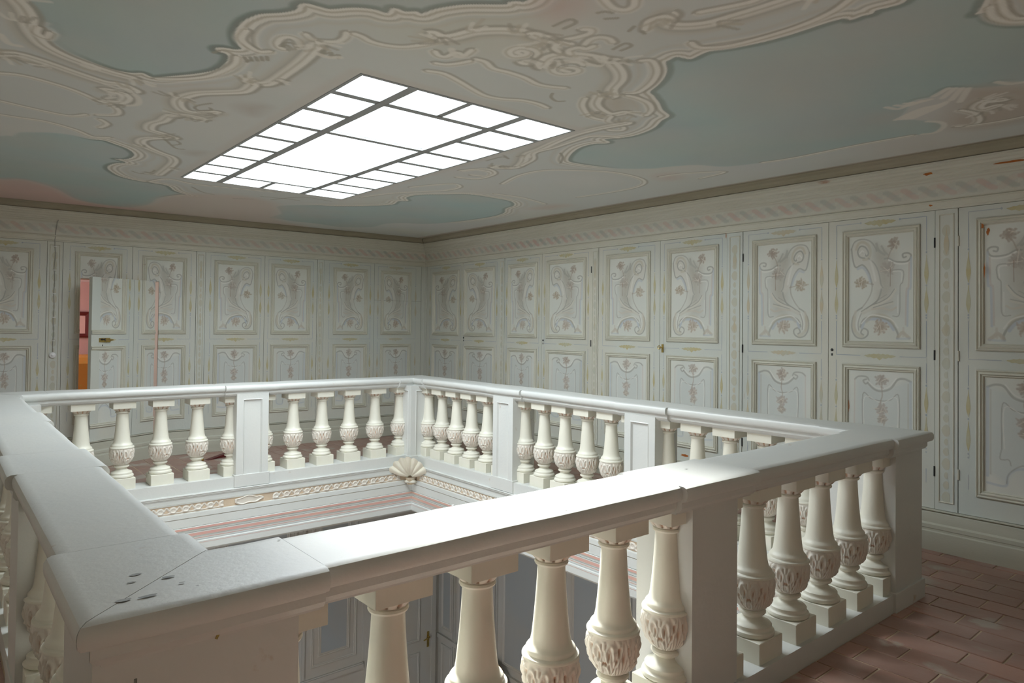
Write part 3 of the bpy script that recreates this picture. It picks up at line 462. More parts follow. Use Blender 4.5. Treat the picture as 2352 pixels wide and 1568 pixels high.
def upper_canvas(mirror):
    c = Canvas(np.linspace(0, PW_, 150), np.linspace(0, PH_, 250), WHT)
    for i in range(14): c.blob(rng.uniform(0, PW_), rng.uniform(0, PH_), .12, .2, random.choice([(0.57, 0.59, 0.54), (0.65, 0.64, 0.58), (0.55, 0.58, 0.54)]), .4)
    # soft painted shadow behind the scroll and inside the column
    c.fill(np.array(q2([(480, 500), (590, 640), (700, 670), (760, 700), (760, 1180), (640, 1200), (500, 1150), (640, 1000), (520, 940), (500, 760), (430, 600)])), (0.53, 0.54, 0.50), .85, .03)
    c.fill(np.array(q2([(470, 520), (560, 600), (600, 720), (590, 900), (540, 960), (520, 800), (470, 660)])), (0.40, 0.375, 0.31), .9, .05)
    c.fill(np.array(q2([(520, 620), (600, 600), (590, 900), (560, 1120), (500, 1160), (520, 960)])), (0.40, 0.375, 0.31), .8, .08)
    c.fill(np.array(q2([(540, 560), (610, 600), (640, 760), (620, 960), (570, 1100), (530, 1000)])), (0.44, 0.42, 0.36), .6, .06)
    body = smooth_pts(q2([(345, 600), (375, 640), (400, 600), (385, 545), (330, 520), (285, 560), (290, 640), (350, 655), (430, 660), (490, 740), (520, 860), (545, 920), (500, 960), (450, 900), (420, 800), (360, 710), (275, 730), (240, 660), (215, 570), (250, 490), (340, 460), (430, 480)]), 4)
    c.fill(np.array(q2([(225, 560), (260, 490), (340, 460), (420, 490), (420, 620), (490, 740), (520, 860), (540, 910), (500, 950), (440, 880), (400, 770), (340, 705), (275, 735), (240, 660)])), (0.575, 0.555, 0.495), .75, .015)
    c.line(smooth_pts(q2([(350, 590), (380, 620), (400, 590), (370, 540), (320, 530), (290, 580), (310, 630), (360, 640)]), 5), .008, GR, .9)
    c.line(smooth_pts(q2([(360, 610), (340, 570), (310, 600)]), 4), .006, HI, .8)
    c.line(smooth_pts(q2([(275, 560), (300, 505), (350, 490), (400, 520), (420, 580), (400, 640), (350, 655)]), 5), .013, OC, .6)
    c.line(smooth_pts(q2([(225, 560), (260, 490), (340, 462), (420, 480), (470, 540), (480, 570)]), 5), .007, GR, .7)
    c.line(smooth_pts(q2([(225, 560), (240, 660), (270, 730), (340, 705), (400, 770), (430, 860), (440, 900)]), 5), .008, GR, .85)
    c.line(smooth_pts(q2([(400, 640), (470, 700), (510, 800), (525, 880), (545, 915)]), 5), .007, GR, .8)
    c.line(smooth_pts(q2([(290, 745), (345, 730), (395, 790), (420, 860)]), 5), .013, BLU, .6)
    c.line(smooth_pts(q2([(420, 655), (450, 760), (470, 850)]), 5), .010, HI, .5)
    for pts, wd, col, al in (([(440, 890), (430, 960), (390, 1040), (335, 1110)], .007, SH, .9), ([(530, 930), (510, 1000), (470, 1060), (390, 1110), (330, 1160), (295, 1250), (300, 1320)], .008, GR, .8),
        ([(335, 1110), (275, 1150), (235, 1230), (235, 1320), (275, 1385), (340, 1400), (390, 1370), (395, 1325), (350, 1305), (325, 1345), (350, 1365)], .008, GR, .85),
        ([(270, 1150), (255, 1250), (262, 1330)], .014, (0.55, 0.50, 0.42), .7), ([(320, 1150), (285, 1250), (290, 1330)], .007, HI, .7),
        ([(330, 1150), (430, 1095), (520, 1065), (610, 1010), (665, 930)], .012, (0.58, 0.555, 0.48), .9), ([(345, 1165), (450, 1115), (560, 1080), (640, 1060)], .012, (0.55, 0.53, 0.46), .9), ([(440, 1120), (540, 1110), (620, 1125), (670, 1100)], .010, (0.53, 0.48, 0.40), .8),
        ([(330, 1145), (430, 1085), (520, 1050), (600, 1000), (655, 925)], .005, GR, .9), ([(450, 1105), (560, 1070), (640, 1045)], .005, GR, .8), ([(380, 1120), (500, 1030), (580, 980)], .005, GR, .6),
        ([(320, 1290), (350, 1225), (420, 1195), (520, 1200), (610, 1230), (660, 1290), (690, 1350), (685, 1390)], .010, GR, .85),
        ([(335, 1300), (365, 1240), (425, 1214), (520, 1220), (600, 1250), (648, 1310)], .014, BLU, .8), ([(380, 1240), (430, 1190), (520, 1175), (600, 1200), (650, 1250)], .016, OC, .5), ([(255, 1200), (250, 1290), (290, 1360), (340, 1380)], .018, OC, .45), ([(330, 1260), (420, 1180), (530, 1185), (630, 1215), (690, 1290)], .006, HI, .8),
        ([(690, 1385), (705, 1360), (735, 1335), (765, 1360), (795, 1385)], .016, (0.46, 0.40, 0.32), .7), ([(742, 1290), (740, 1370)], .010, (0.50, 0.45, 0.38), .6), ([(680, 1395), (740, 1395), (800, 1390)], .010, BLU, .5),
        ([(560, 640), (600, 635), (660, 662), (740, 665), (790, 650), (812, 600), (780, 578), (735, 590), (740, 622), (765, 615)], .008, GR, .85), ([(600, 650), (670, 680), (740, 683), (790, 670)], .007, HI, .8),
        ([(812, 620), (808, 900), (785, 940), (778, 1270)], .010, BLU, .7), ([(795, 670), (788, 900), (768, 940), (762, 1260)], .008, (0.50, 0.44, 0.40), .75),
        ([(620, 745), (735, 745), (735, 850), (712, 885), (708, 960), (702, 1165), (640, 1180)], .005, GR, .8), ([(640, 760), (720, 760), (720, 850)], .004, HI, .7), ([(690, 980), (688, 1150)], .004, HI, .6),
        ([(480, 500), (500, 560), (560, 600)], .012, GR, .6), ([(530, 520), (560, 570), (590, 600)], .009, GR, .6), ([(590, 640), (620, 560), (650, 520)], .006, BRN, .6), ([(340, 870), (400, 880), (450, 885)], .005, BRN, .6)):
        c.line(smooth_pts(q2(pts), 5), wd, col, al)
    for (x, y), r, col in (((650, 490), .045, (0.35, 0.28, 0.225)), ((325, 870), .045, (0.37, 0.30, 0.215)), ((520, 1290), .055, (0.40, 0.32, 0.25)), ((590, 730), .050, (0.37, 0.32, 0.275))):
        p = q2([(x, y)])[0]; flower(c, p[0], p[1], r, col)
    c.line(smooth_pts(q2([(615, 720), (617, 800), (615, 900)]), 2), .003, (0.2, 0.1, 0.05), .7)
    sx = -1 if not mirror else 1
    # viewer's right is local -X
    return c.mesh('upper_panel', lambda X, Y: np.stack([sx*(X-PW_/2), np.zeros(X.shape), Y-PH_/2], -1))
LW_, LH_ = 0.475, 0.76
def l2(l): return [((x-175)/400*LW_, (1-(y-110)/640)*LH_) for x, y in l]      # traced frame: width 400, height 640
def lower_canvas(mirror):
    c = Canvas(np.linspace(0, LW_, 120), np.linspace(0, LH_, 190), WHT)
    for i in range(12): c.blob(rng.uniform(0, LW_), rng.uniform(0, LH_), .12, .2, random.choice([(0.55, 0.58, 0.55), (0.65, 0.64, 0.59), (0.54, 0.57, 0.55)]), .4)
    c.fill(np.array(l2([(225, 160), (290, 190), (380, 245), (470, 190), (560, 160), (545, 640), (470, 700), (440, 620), (380, 590), (310, 620), (290, 700), (225, 690)])), (0.53, 0.56, 0.535), .8, .02)
    for pts, wd, col, al in (([(215, 170), (240, 150), (290, 150), (305, 175), (285, 195), (270, 175), (290, 165)], .008, GR, .8), ([(300, 190), (340, 225), (385, 235), (440, 215), (480, 160), (520, 150), (560, 165)], .010, GR, .8),
        ([(300, 175), (340, 210), (385, 220), (435, 200), (475, 150)], .006, HI, .7), ([(268, 500), (268, 262), (320, 285), (385, 295), (440, 285), (490, 258), (492, 500)], .005, GR, .8), ([(278, 500), (278, 280), (385, 308), (480, 275), (480, 500)], .004, HI, .7),
        ([(215, 170), (212, 660)], .007, (0.52, 0.45, 0.40), .6), ([(560, 170), (560, 660)], .013, BLU, .65), ([(545, 180), (545, 650)], .006, SH, .7),
        ([(385, 210), (390, 260), (380, 300), (385, 340)], .006, BRN, .65), ([(215, 660), (225, 700), (290, 705), (300, 650), (340, 610), (385, 600), (430, 610), (465, 650), (475, 705), (560, 700)], .010, BLU, .6),
        ([(290, 690), (310, 630), (385, 580), (455, 630), (470, 690)], .005, GR, .7), ([(268, 500), (262, 560), (300, 560), (310, 590)], .005, GR, .7), ([(492, 500), (500, 560), (460, 560), (450, 590)], .005, GR, .7)):
        c.line(smooth_pts(l2(pts), 5), wd, col, al)
    p = l2([(385, 165)])[0]; flower(c, p[0], p[1], .045, (0.36, 0.295, 0.245), 9)
    p = l2([(385, 350)])[0]; flower(c, p[0], p[1], .042, (0.39, 0.325, 0.28), 10)
    p = l2([(388, 410)])[0]; flower(c, p[0], p[1], .030, (0.37, 0.305, 0.25), 8)
    sx = -1 if not mirror else 1
    return c.mesh('lower_panel', lambda X, Y: np.stack([sx*(X-LW_/2), np.zeros(X.shape), Y-LH_/2], -1))
UPM = {m_: upper_canvas(m_) for m_ in (False, True)}
LOM = {m_: lower_canvas(m_) for m_ in (False, True)}
for d_ in (UPM, LOM):
    for me in d_.values(): me.materials.append(M['panel_paint'])

# ------------------------------------------------------------------ panelled leaves
ZD0, ZD1 = 0.285, 2.380          # leaf bottom and top
UZ0, UZ1, LZ0, LZ1 = 1.400, 2.290, 0.420, 1.274
FR = [(0, .001), (.001, .012), (.007, .016), (.013, .009), (.017, .007), (.020, .014), (.028, .017), (.033, .009), (.038, .005), (.042, .009), (.046, .002), (.048, -.006)]
def spindle(q, x, z0, z1, w, y=.0012, beads=True):
    n = 10; L = []
    for i in range(n+1):
        t = i/n; s_ = math.sin(PI*t**1.5)**1.2*w/2+.0015; L.append((s_, z1+(z0-z1)*t))
    vs = [(x-a, y, z) for a, z in L]+[(x+a, y, z) for a, z in L]; q.add(vs, [(i, n+1+i, n+2+i, i+1) for i in range(n)])
def cart(q, x, z, a, h, y=.0012):
    n = 22; up = []; dn = []
    for i in range(n+1):
        t = -1+2*i/n; e = (1-t*t)**.7; wv = 1+.22*math.sin(t*22)
        up.append((x+a*t, y, z+h*e*wv*.8)); dn.append((x+a*t, y, z-h*e*(1+.25*math.cos(t*17))-h*.6*math.exp(-(t/.13)**2)))
    q.add(up+dn, [(i, i+1, n+2+i, n+1+i) for i in range(n)])
def strip(q, x0, z0, x1, z1, y=.001): q.add([(x0, y, z0), (x1, y, z0), (x1, y, z1), (x0, y, z1)], [(0, 1, 2, 3)])
def bead(q, x, z, r, y=.0012):
    q.add([(x+r*math.cos(2*PI*k/8), y, z+r*1.2*math.sin(2*PI*k/8)) for k in range(8)], [tuple(range(8))])
def leaf_parts(x0, x1, f0, f1, mirror):
    """parts of one panelled leaf, local to its lower left: list of (name, MB or mesh, material, loc, scale)"""
    out = []; xm = (f0+f1)/2
    q = MB()
    # stiles and rails round the two recessed fields, 3 mm gaps at the leaf edges
    i_ = .042
    for a, b in ((x0+.002, f0+i_), (f1-i_, x1-.002)): q.box((a, -.028, ZD0+.003), (b, 0, ZD1-.003))
    for a, b in ((ZD0+.003, LZ0+i_), (LZ1-i_, UZ0+i_), (UZ1-i_, ZD1-.003)): q.box((f0+i_, -.028, a), (f1-i_, 0, b))
    out.append(('stiles_and_rails', q, M['panel_wood'], None))
    out.append(('upper_moulding', MB().quadframe(f0, UZ0, f1, UZ1, FR), M['mould_wood'], None))
    out.append(('lower_moulding', MB().quadframe(f0, LZ0, f1, LZ1, FR), M['mould_wood'], None))
    sx = (f1-f0-.094)/PW_; sz = (UZ1-UZ0-.094)/PH_; sl_ = (LZ1-LZ0-.094)/LH_
    out.append(('upper_panel', UPM[mirror], None, ((xm, -.006, (UZ0+UZ1)/2), (sx, 1, sz))))
    out.append(('lower_panel', LOM[mirror], None, ((xm, -.006, (LZ0+LZ1)/2), (sx, 1, sl_))))
    g = MB(); cart(g, xm, 2.337, .115, .020); cart(g, xm, 1.340, .115, .018)
    st = ((x0+f0)/2+.008, (x1+f1)/2-.008)
    for x in st:
        spindle(g, x, 1.86, 2.07, .026); spindle(g, x, 1.655, 1.845, .026); spindle(g, x, .95, 1.13, .024); spindle(g, x, .72, .92, .024)
    out.append(('gold_ornament', g, M['gold'] if random.random() < .6 else M['tan'], None))
    b = MB()
    for x in st:
        strip(b, x-.0025, 2.10, x+.0025, 2.343); strip(b, x-.0025, 1.345, x+.0025, 1.60); strip(b, x-.0025, 1.16, x+.0025, 1.30); strip(b, x-.0025, .46, x+.0025, .56)
        for z in (2.088, 1.852, 1.640, 1.622, 1.142, .935, .70, .675): bead(b, x, z, .006)
    strip(b, st[0], 2.3405, xm-.14, 2.3455); strip(b, xm+.14, 2.3405, st[1], 2.3455)
    strip(b, st[0], 1.337, xm-.14, 1.342); strip(b, xm+.14, 1.337, st[1], 1.342)
    bead(b, xm-.14, 2.343, .007); bead(b, xm+.14, 2.343, .007)
    out.append(('blue_lines', b, M['blue_line'], None))
    return out
def put(parts, root, off=(0, 0, 0)):
    for nm, g, m_, tr in parts:
        if isinstance(g, MB):
            o = g.build(nm, m_, root); o.location = (-off[0], -off[1], -off[2])
        else:
            o = link_mesh(nm, g, None, root); (lx, ly, lz), s_ = tr; o.location = (lx-off[0], ly-off[1], lz-off[2]); o.scale = s_
    return root
def wroot(name, wall, x, z):
    rz = RZN if wall == 'N' else RZE
    return empty(name, (x*math.cos(rz), x*math.sin(rz), z), rz)
ESC = [  # east wall: leaf from, to, frame from, to (distance from the corner), mirrored?
    (.06, .948, .215, .868, True, 'cupboard door on the right wall nearest the room corner'), (.948, 1.74, .989, 1.648, False, 'second cupboard door from the room corner on the right wall'),
    (1.84, 2.53, 1.909, 2.45, True, 'third cupboard door from the room corner on the right wall'), (2.53, 3.33, 2.609, 3.246, False, 'fourth cupboard door from the room corner on the right wall'),
    (3.43, 4.248, 3.539, 4.13, True, 'fifth cupboard door from the room corner on the right wall, left of the brass key'), (4.248, 4.993, 4.332, 4.908, False, 'sixth cupboard door from the room corner, with the brass key at its left edge'),
    (5.15, 5.907, 5.242, 5.812, True, 'seventh cupboard door from the room corner on the right wall'), (5.907, 6.667, 6.017, 6.571, False, 'cupboard door above the right end of the near balustrade, second largest in view'),
    (6.811, 7.62, 6.917, 7.49, True, 'nearest cupboard door at the right edge of the picture, rust showing on its mouldings'), (7.62, 8.40, 7.73, 8.31, False, 'cupboard door on the right wall beyond the picture edge')]
ESC = [(a, b, c, d, m_, l) for a, b, c, d, m_, l in ESC]
nd = 0
for a, b, c, d, mir, lab in ESC:
    nd += 1
    r = wroot('door_%d' % nd, 'E', -b, 0); tag(r, 'pale blue-grey painted '+lab, 'door', kind='structure')
    put(leaf_parts(-b, -a, -d, -c, mir), r, (-b, 0, 0))
    # keyhole and escutcheon on the meeting stile
    if not mir and nd != 6:
        xk = b-a-.03
        MB().lathe([(.011, -.001), (.011, .004), (.006, .007)], 12).build('escutcheon', M['iron'], r, loc=(xk, 0, 1.375)).rotation_euler = (-PI/2, 0, 0)
        k = MB(); k.box((-.005, 0, -.016), (.005, .002, .0)); k.lathe([(.008, -.001), (.008, .002)], 10)
        k.build('keyhole', M['iron'], r, loc=(xk, .001, 1.345))
    for z in (.55, 1.36, 2.15):
        if nd in (9, 7, 8, 4): MB().lathe([(.006, -.035), (.006, .035)], 8).build('hinge', M['iron'] if nd != 9 else M['mould_wood'], r, loc=((b-a-.002 if nd in (9, 7) else .002), .004, z))
# brass key and lock plate on the sixth door
r = wroot('door_key', 'E', -4.285, 1.345); tag(r, 'brass key with round bow standing in the lock of the right-hand cupboard', 'key')
MB().box((-.012, 0, -.05), (.012, .004, .03)).build('lock_plate', M['brass'], r)
MB().tube([(0, .003, 0), (0, .05, 0)], .0045, 8).build('shank', M['brass'], r)
MB().tube([(.016*math.cos(t*PI/5), .055, .016*math.sin(t*PI/5)) for t in range(11)], .0045, 6).build('bow', M['brass'], r)

NSC = [(.06, .79, .22, .693, False, 'panelled leaf on the left wall nearest the room corner, crossed by a fine crack'), (.79, 1.51, .888, 1.379, True, 'second panelled leaf from the room corner on the left wall'),
       (1.60, 2.275, 1.691, 2.194, False, 'third panelled leaf from the room corner on the left wall'), (2.275, 2.97, 2.355, 2.87, True, 'fourth panelled leaf from the room corner on the left wall'),
       (3.07, 3.74, 3.171, 3.64, False, 'N5'), (3.74, 4.40, 3.837, 4.286, True, 'N6'),
       (4.54, 5.24, 4.654, 5.14, False, 'panelled leaf at the far left edge of the picture'), (5.24, 5.95, 5.34, 5.83, True, 'panelled leaf on the left wall beyond the picture edge')]
PAN = []      # everything that the jib door cuts
for a, b, c, d, mir, lab in NSC:
    # on this wall the distance grows to the viewer's left
    parts = leaf_parts(a, b, c, d, mir)
    if lab in ('N5', 'N6'):
        PAN.append((lab, parts)); continue
    nd += 1
    r = wroot('door_%d' % nd, 'N', a, 0); tag(r, 'pale blue-grey painted '+lab, 'door', kind='structure'); put(parts, r, (a, 0, 0))

def to_bm(g, tr, m_):
    bm = bmesh.new()
    if isinstance(g, MB):
        me = bpy.data.meshes.new('t'); me.from_pydata(g.v, [], g.f); bm.from_mesh(me); bpy.data.meshes.remove(me)
    else:
        bm.from_mesh(g); (lx, ly, lz), s_ = tr
        bmesh.ops.transform(bm, matrix=Matrix.Translation((lx, ly, lz)) @ Matrix.Diagonal((*s_, 1)), verts=bm.verts)
    return bm
def split_build(nm, g, m_, tr, rootK, offK, rootD, offD):
    bm = to_bm(g, tr, m_)
    for co, no in (((hN[0], 0, 0), (1, 0, 0)), ((hN[1], 0, 0), (1, 0, 0)), ((0, 0, hN[2]), (0, 0, 1))):
        bmesh.ops.bisect_plane(bm, geom=bm.verts[:]+bm.edges[:]+bm.faces[:], plane_co=co, plane_no=no, dist=1e-5)
    for want, root, off in ((False, rootK, offK), (True, rootD, offD)):
        b2 = bm.copy(); dl = []
        for f in b2.faces:
            c = f.calc_center_median(); ins = hN[0] < c.x < hN[1] and c.z < hN[2]
            if ins != want: dl.append(f)
        bmesh.ops.delete(b2, geom=dl, context='FACES')
        if len(b2.faces):
            me = bpy.data.meshes.new(nm); b2.to_mesh(me)
            mm = m_ if m_ else g.materials[0]; me.materials.append(mm)
            o = link_mesh(nm, me, None, root); o.location = (-off[0], -off[1], -off[2])
        b2.free()
    bm.free()
OPEN = math.radians(31)
hx = hN[0]
jib = empty('jib_door', (hx*math.cos(RZN), hx*math.sin(RZN), 0), RZN+OPEN)
tag(jib, 'concealed door cut through the painted panelling of the left wall, standing ajar', 'door')
keepN = wroot('door_%d' % (nd+1), 'N', 3.07, 0); tag(keepN, 'fixed panelling round the concealed open door in the left wall', 'door', kind='structure')
offD = (hx-.035, 0, 0)
for lab, parts in PAN:
    for nm, g, m_, tr in parts: split_build(nm, g, m_, tr, keepN, (3.07, 0, 0), jib, (hx-.045, 0, 0))

# ------------------------------------------------------------------ pilaster strips, frieze, cornice, base
def pil(name, wall, a, b, lab):
    if wall == 'E': x0, x1 = -b, -a
    else: x0, x1 = a, b
    r = wroot(name, wall, x0, 0); tag(r, lab, 'trim', kind='structure')
    wd = x1-x0
    MB().box((.002, -.028, ZD0+.003), (wd-.002, .004, ZD1-.003)).build('board', M['panel_wood'], r)
    if wd > .08:
        MB().quadframe(wd*.16, .34, wd*.84, 2.345, [(0, .004), (.002, .010), (.006, .010), (.008, .006), (.010, .0045)]).build('bead_moulding', M['mould_wood'], r)
        g = MB(); z = 2.27; k = 0
        while z > .42:
            h = (.085, .05, .06)[k % 3]; w_ = wd*(.36, .17, .26)[k % 3]
            n = 12; g.add([(wd/2+w_/2*math.cos(2*PI*i/n)*(1+.15*math.cos(6*PI*i/n)), .0052, z-h/2+h/2*math.sin(2*PI*i/n)) for i in range(n)], [tuple(range(n))])
            z -= h+.012; k += 1
        g.build('painted_chain', M['grey_line'], r)
        g = MB(); spindle(g, wd/2, 2.06, 2.25, wd*.22, .0056); spindle(g, wd/2, 1.5, 1.62, wd*.16, .0056); g.build('gold_tassel', M['tan'], r)
k = 0
for w_, a, b, l in (('E', 0.0, .06, 'narrow corner strip of the right wall'), ('E', 1.74, 1.84, 'first painted pilaster strip on the right wall from the corner'), ('E', 3.33, 3.43, 'second painted pilaster strip on the right wall from the corner'),
                    ('E', 4.993, 5.15, 'third painted pilaster strip on the right wall, with faded chain ornament'), ('E', 6.667, 6.811, 'painted pilaster strip on the right wall beside the nearest cupboard door'), ('E', 8.40, 8.56, 'painted pilaster strip on the right wall beyond the picture edge'),
                    ('N', 0.0, .06, 'narrow corner strip of the left wall'), ('N', 1.51, 1.60, 'first painted pilaster strip on the left wall from the corner'), ('N', 2.97, 3.07, 'painted pilaster strip just right of the concealed door'),
                    ('N', 4.40, 4.54, 'painted pilaster strip just left of the concealed door, with a cable running down it'), ('N', 5.95, 6.1, 'painted pilaster strip on the left wall beyond the picture edge')):
    k += 1; pil('trim_%d' % k, w_, a, b, 'pale '+l)

def sweep(q, prof, x0, x1, m0=0.0, m1=0.0):
    # prof: (y, z) polygon; ends sheared by m * y for mitres
    return q.loft([[(x0+m0*y, y, z) for y, z in prof], [(x1+m1*y, y, z) for y, z in prof]])
CORN = [(-.03, 2.585), (.004, 2.585), (.010, 2.592), (.010, 2.604), (.020, 2.610), (.022, 2.622), (.030, 2.628), (.032, 2.646), (.046, 2.654), (.054, 2.668), (.064, 2.674), (.066, 2.690), (.078, 2.694), (.078, 2.704), (-.03, 2.704)]
FRZ0 = [(-.03, 2.380), (.003, 2.380), (.003, 2.392), (.008, 2.396), (.008, 2.430), (.014, 2.434), (.014, 2.440), (.006, 2.447), (-.03, 2.447)]
BASE = [(-.03, 0), (.030, 0), (.030, .130), (.022, .138), (.022, .150), (.026, .156), (.026, .180), (.014, .192), (.014, .262), (.002, .268), (.002, .272), (.020, .276), (.020, .285), (-.03, .285)]
COVE = [(-.03, 2.704), (.05, 2.704)]+[(.17*math.cos(t)*.35+.05, 2.77-.066*(1-math.sin(t))) for t in np.linspace(0, PI/2, 8)][::1]
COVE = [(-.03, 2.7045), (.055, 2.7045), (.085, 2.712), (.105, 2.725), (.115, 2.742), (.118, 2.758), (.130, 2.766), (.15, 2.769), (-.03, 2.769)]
for nm, prof, m_, lab, ct in (('trim_20', CORN, M['cornice_wood'], 'stepped wooden cornice above the %s panelling', 'cornice'), ('trim_22', FRZ0, M['mould_wood'], 'moulded rail under the painted frieze of the %s wall', 'moulding'), ('trim_24', COVE, M['cove'], 'rounded cove, its shade coloured in olive-brown, where the ceiling meets the %s wall', 'cove')):
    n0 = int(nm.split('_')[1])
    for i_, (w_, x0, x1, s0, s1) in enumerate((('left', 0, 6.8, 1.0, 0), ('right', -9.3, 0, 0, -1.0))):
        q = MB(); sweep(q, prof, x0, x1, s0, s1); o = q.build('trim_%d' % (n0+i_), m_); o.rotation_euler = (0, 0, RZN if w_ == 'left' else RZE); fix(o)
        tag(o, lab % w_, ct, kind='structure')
q = MB(); sweep(q, BASE, -9.3, 0, 0, -1.0); o = q.build('baseboard_east', M['base_wood']); o.rotation_euler = (0, 0, RZE); fix(o); tag(o, 'deep moulded grey-green baseboard along the right wall', 'baseboard', kind='structure')
bn = empty('baseboard_north', (0, 0, 0), RZN); tag(bn, 'deep moulded grey-green baseboard along the left wall', 'baseboard', kind='structure')
q = MB(); sweep(q, BASE, 0, 6.8, 1.0, 0)
split_build('board', q, M['base_wood'], None, bn, (0, 0, 0), jib, (hx-.045, 0, 0))
# backing board, handle and lock of the jib door
MB().box((.045, -.045, .004), (hN[1]-hx+.043, -.029, hN[2]-.004)).build('back_board', M['mould_wood'], jib)
MB().box((.72, -.045, .004), (hN[1]-hx+.0445, .0015, hN[2]-.004)).build('lock_edge', M['panel_wood'], jib)
h = MB(); h.lathe([(.010, 0), (.010, .012), (.006, .016), (.006, .045), (.011, .050), (.011, .060)], 12)
o = h.build('handle_stem', M['iron'], jib, loc=(.70, .001, 1.345)); o.rotation_euler = (-PI/2, 0, 0)
MB().tube([(.705, .052, 1.345), (.67, .056, 1.343), (.63, .052, 1.338), (.60, .045, 1.340)], [.009, .010, .009, .007], 8).build('lever_handle', M['brass'], jib)
MB().box((.60, .0005, 1.315), (.73, .003, 1.36)).build('lock_plate', M['brass'], jib)
MB().box((.685, .001, 1.26), (.692, .0035, 1.29)).build('keyhole', M['iron'], jib)
# painted guilloche frieze
def frieze(wall, x0, x1, lab, nm):
    L = x1-x0
    c = Canvas(np.linspace(0, L, int(L/.0065)), np.linspace(0, .138, 22), (0.575, 0.565, 0.49))
    P_ = .24
    X, Y = c.X, c.Y-.069; w = (slice(None), slice(None))
    for i in range(int(L*5)): c.blob(rng.uniform(0, L), rng.uniform(0, .138), .12, .05, random.choice([(0.59, 0.54, 0.46), (0.54, 0.56, 0.50)]), .5)
    fade = 0.78+0.22*np.sin(X*1.7)*np.sin(X*.61+1)
    for ph, col in ((PI, (0.385, 0.40, 0.36)), (0, (0.54, 0.385, 0.335))):
        on = np.cos(2*PI*X/P_*1+ph)*1.0; d = abs(Y-.030*np.sin(2*PI*X/P_+ph)); th = .014+.014*abs(np.cos(2*PI*X/P_+ph))
        c.blend(w, .95*fade*np.clip((th-d)/.007, 0, 1)*(.35+.65*(np.cos(2*PI*X/P_+ph) > -.1)), col)
        c.blend(w, .5*fade*np.clip((.004-abs(d-th))/.003, 0, 1), (0.45, 0.41, 0.34))
    ph = (X/(P_/2)) % 1.0; c.blend(w, .5*np.clip((.006-abs(Y))/.004, 0, 1)*(ph > .55), (0.43, 0.44, 0.44))
    c.blend(w, .5*((c.Y < .012) | (c.Y > .126)), (0.49, 0.45, 0.37))
    me = c.mesh('frieze', lambda X, Y: np.stack([X+x0, np.full(X.shape, .003), Y+2.447], -1))
    o = link_mesh(nm, me, M['panel_paint']); o.rotation_euler = (0, 0, RZN if wall == 'N' else RZE); tag(o, lab, 'frieze', kind='structure')
frieze('N', 0.0, 6.2, 'frieze with faded pink and grey interlaced ribbon on the left wall', 'trim_30')
frieze('E', -8.9, 0.0, 'frieze with faded pink and grey interlaced ribbon on the right wall', 'trim_31')
# rust stains and dark knots on the nearest part of the right wall
WE = bpy.data.objects['wall_east']
M['rust'] = mat('bare_orange_ground', (0.40, 0.13, 0.02), 0.8, (0.25, 0.07, 0.02), 30, 0.7, bump=0.2)
def stain(u, z, a, h, y, ang=0):
    n = 14; MB().add([(-u+a*math.cos(2*PI*i/n)*rng.uniform(.5, 1.1), y, z+h*math.sin(2*PI*i/n)*rng.uniform(.5, 1.1)+a*math.cos(2*PI*i/n)*math.tan(ang)) for i in range(n)], [tuple(range(n))]).build('bare_patch', M['rust'], WE)
for s_ in ((6.63, 2.637, .035, .012, .0335), (7.12, 2.637, .12, .008, .0335), (6.64, 2.415, .014, .008, .0085), (6.96, 2.235, .010, .025, .018), (6.985, 2.20, .012, .03, -.004), (6.97, 1.94, .006, .05, .0175), (7.33, 1.17, .02, .03, -.004), (7.30, 1.20, .015, .012, -.004), (6.065, .95, .006, .05, -.004), (4.55, .345, .05, .012, .001), (4.98, 2.36, .005, .03, .001)): stain(*s_)
# round white switch and its cable on the left pilaster
r = wroot('wall_switch', 'N', 4.475, 1.17); tag(r, 'small round white switch on the pilaster left of the concealed door', 'switch')
o = MB().lathe([(.032, 0), (.032, .010), (.026, .018), (.012, .022)], 20).build('base', M['porcelain'], r, loc=(0, .005, 0)); o.rotation_euler = (-PI/2, 0, 0); auto_smooth(o)
o = MB().lathe([(.012, .020), (.012, .028), (.006, .032)], 12).build('knob', M['porcelain'], r, loc=(0, .005, 0)); o.rotation_euler = (-PI/2, 0, 0)
r2 = wroot('switch_cable', 'N', 4.46, 1.2); tag(r2, 'twisted cable clipped down the wall from cornice to white switch', 'cable')
MB().tube([(.012+.004*math.sin(i*1.7), .010, .002+i*.0745) for i in range(18)]+[(-.002, .012, 1.38), (-.03, .02, 1.46)], .0035, 6).build('wire', M['cable'], r2)
for i in range(5): MB().box((-.004, .004, 0), (.026, .016, .006)).build('clip', M['porcelain'], r2, loc=(0, 0, .12+i*.25))
# brown wedge on the floor by the open door
ds = empty('door_wedge', (-2.92, -.28, .001), .4); tag(ds, 'small dark wedge lying on the bricks by the open concealed door', 'wedge')
MB().add([(-.16, -.03, 0), (.16, -.03, 0), (.16, .03, 0), (-.16, .03, 0), (.16, -.03, .045), (.16, .03, .045)], [(0, 3, 2, 1), (0, 1, 4), (3, 5, 2), (1, 2, 5, 4), (0, 4, 5, 3)]).build('wood', M['dark_red'], ds)
o = MB().lathe([(.02, .0), (.024, .015), (.014, .03)], 12).build('knob', M['brass'], ds, loc=(-.22, 0, 0))
MB().box((.21, .0175, 1.872), (.70, .0182, 1.8745)).build('hairline_crack', M['dark_line'], bpy.data.objects['wall_north']) if False else None
q = MB(); q.box((.04, .001, 1.874), (.79, .0022, 1.8765)); q.build('hairline_crack', M['dark_line'], bpy.data.objects['wall_north'])
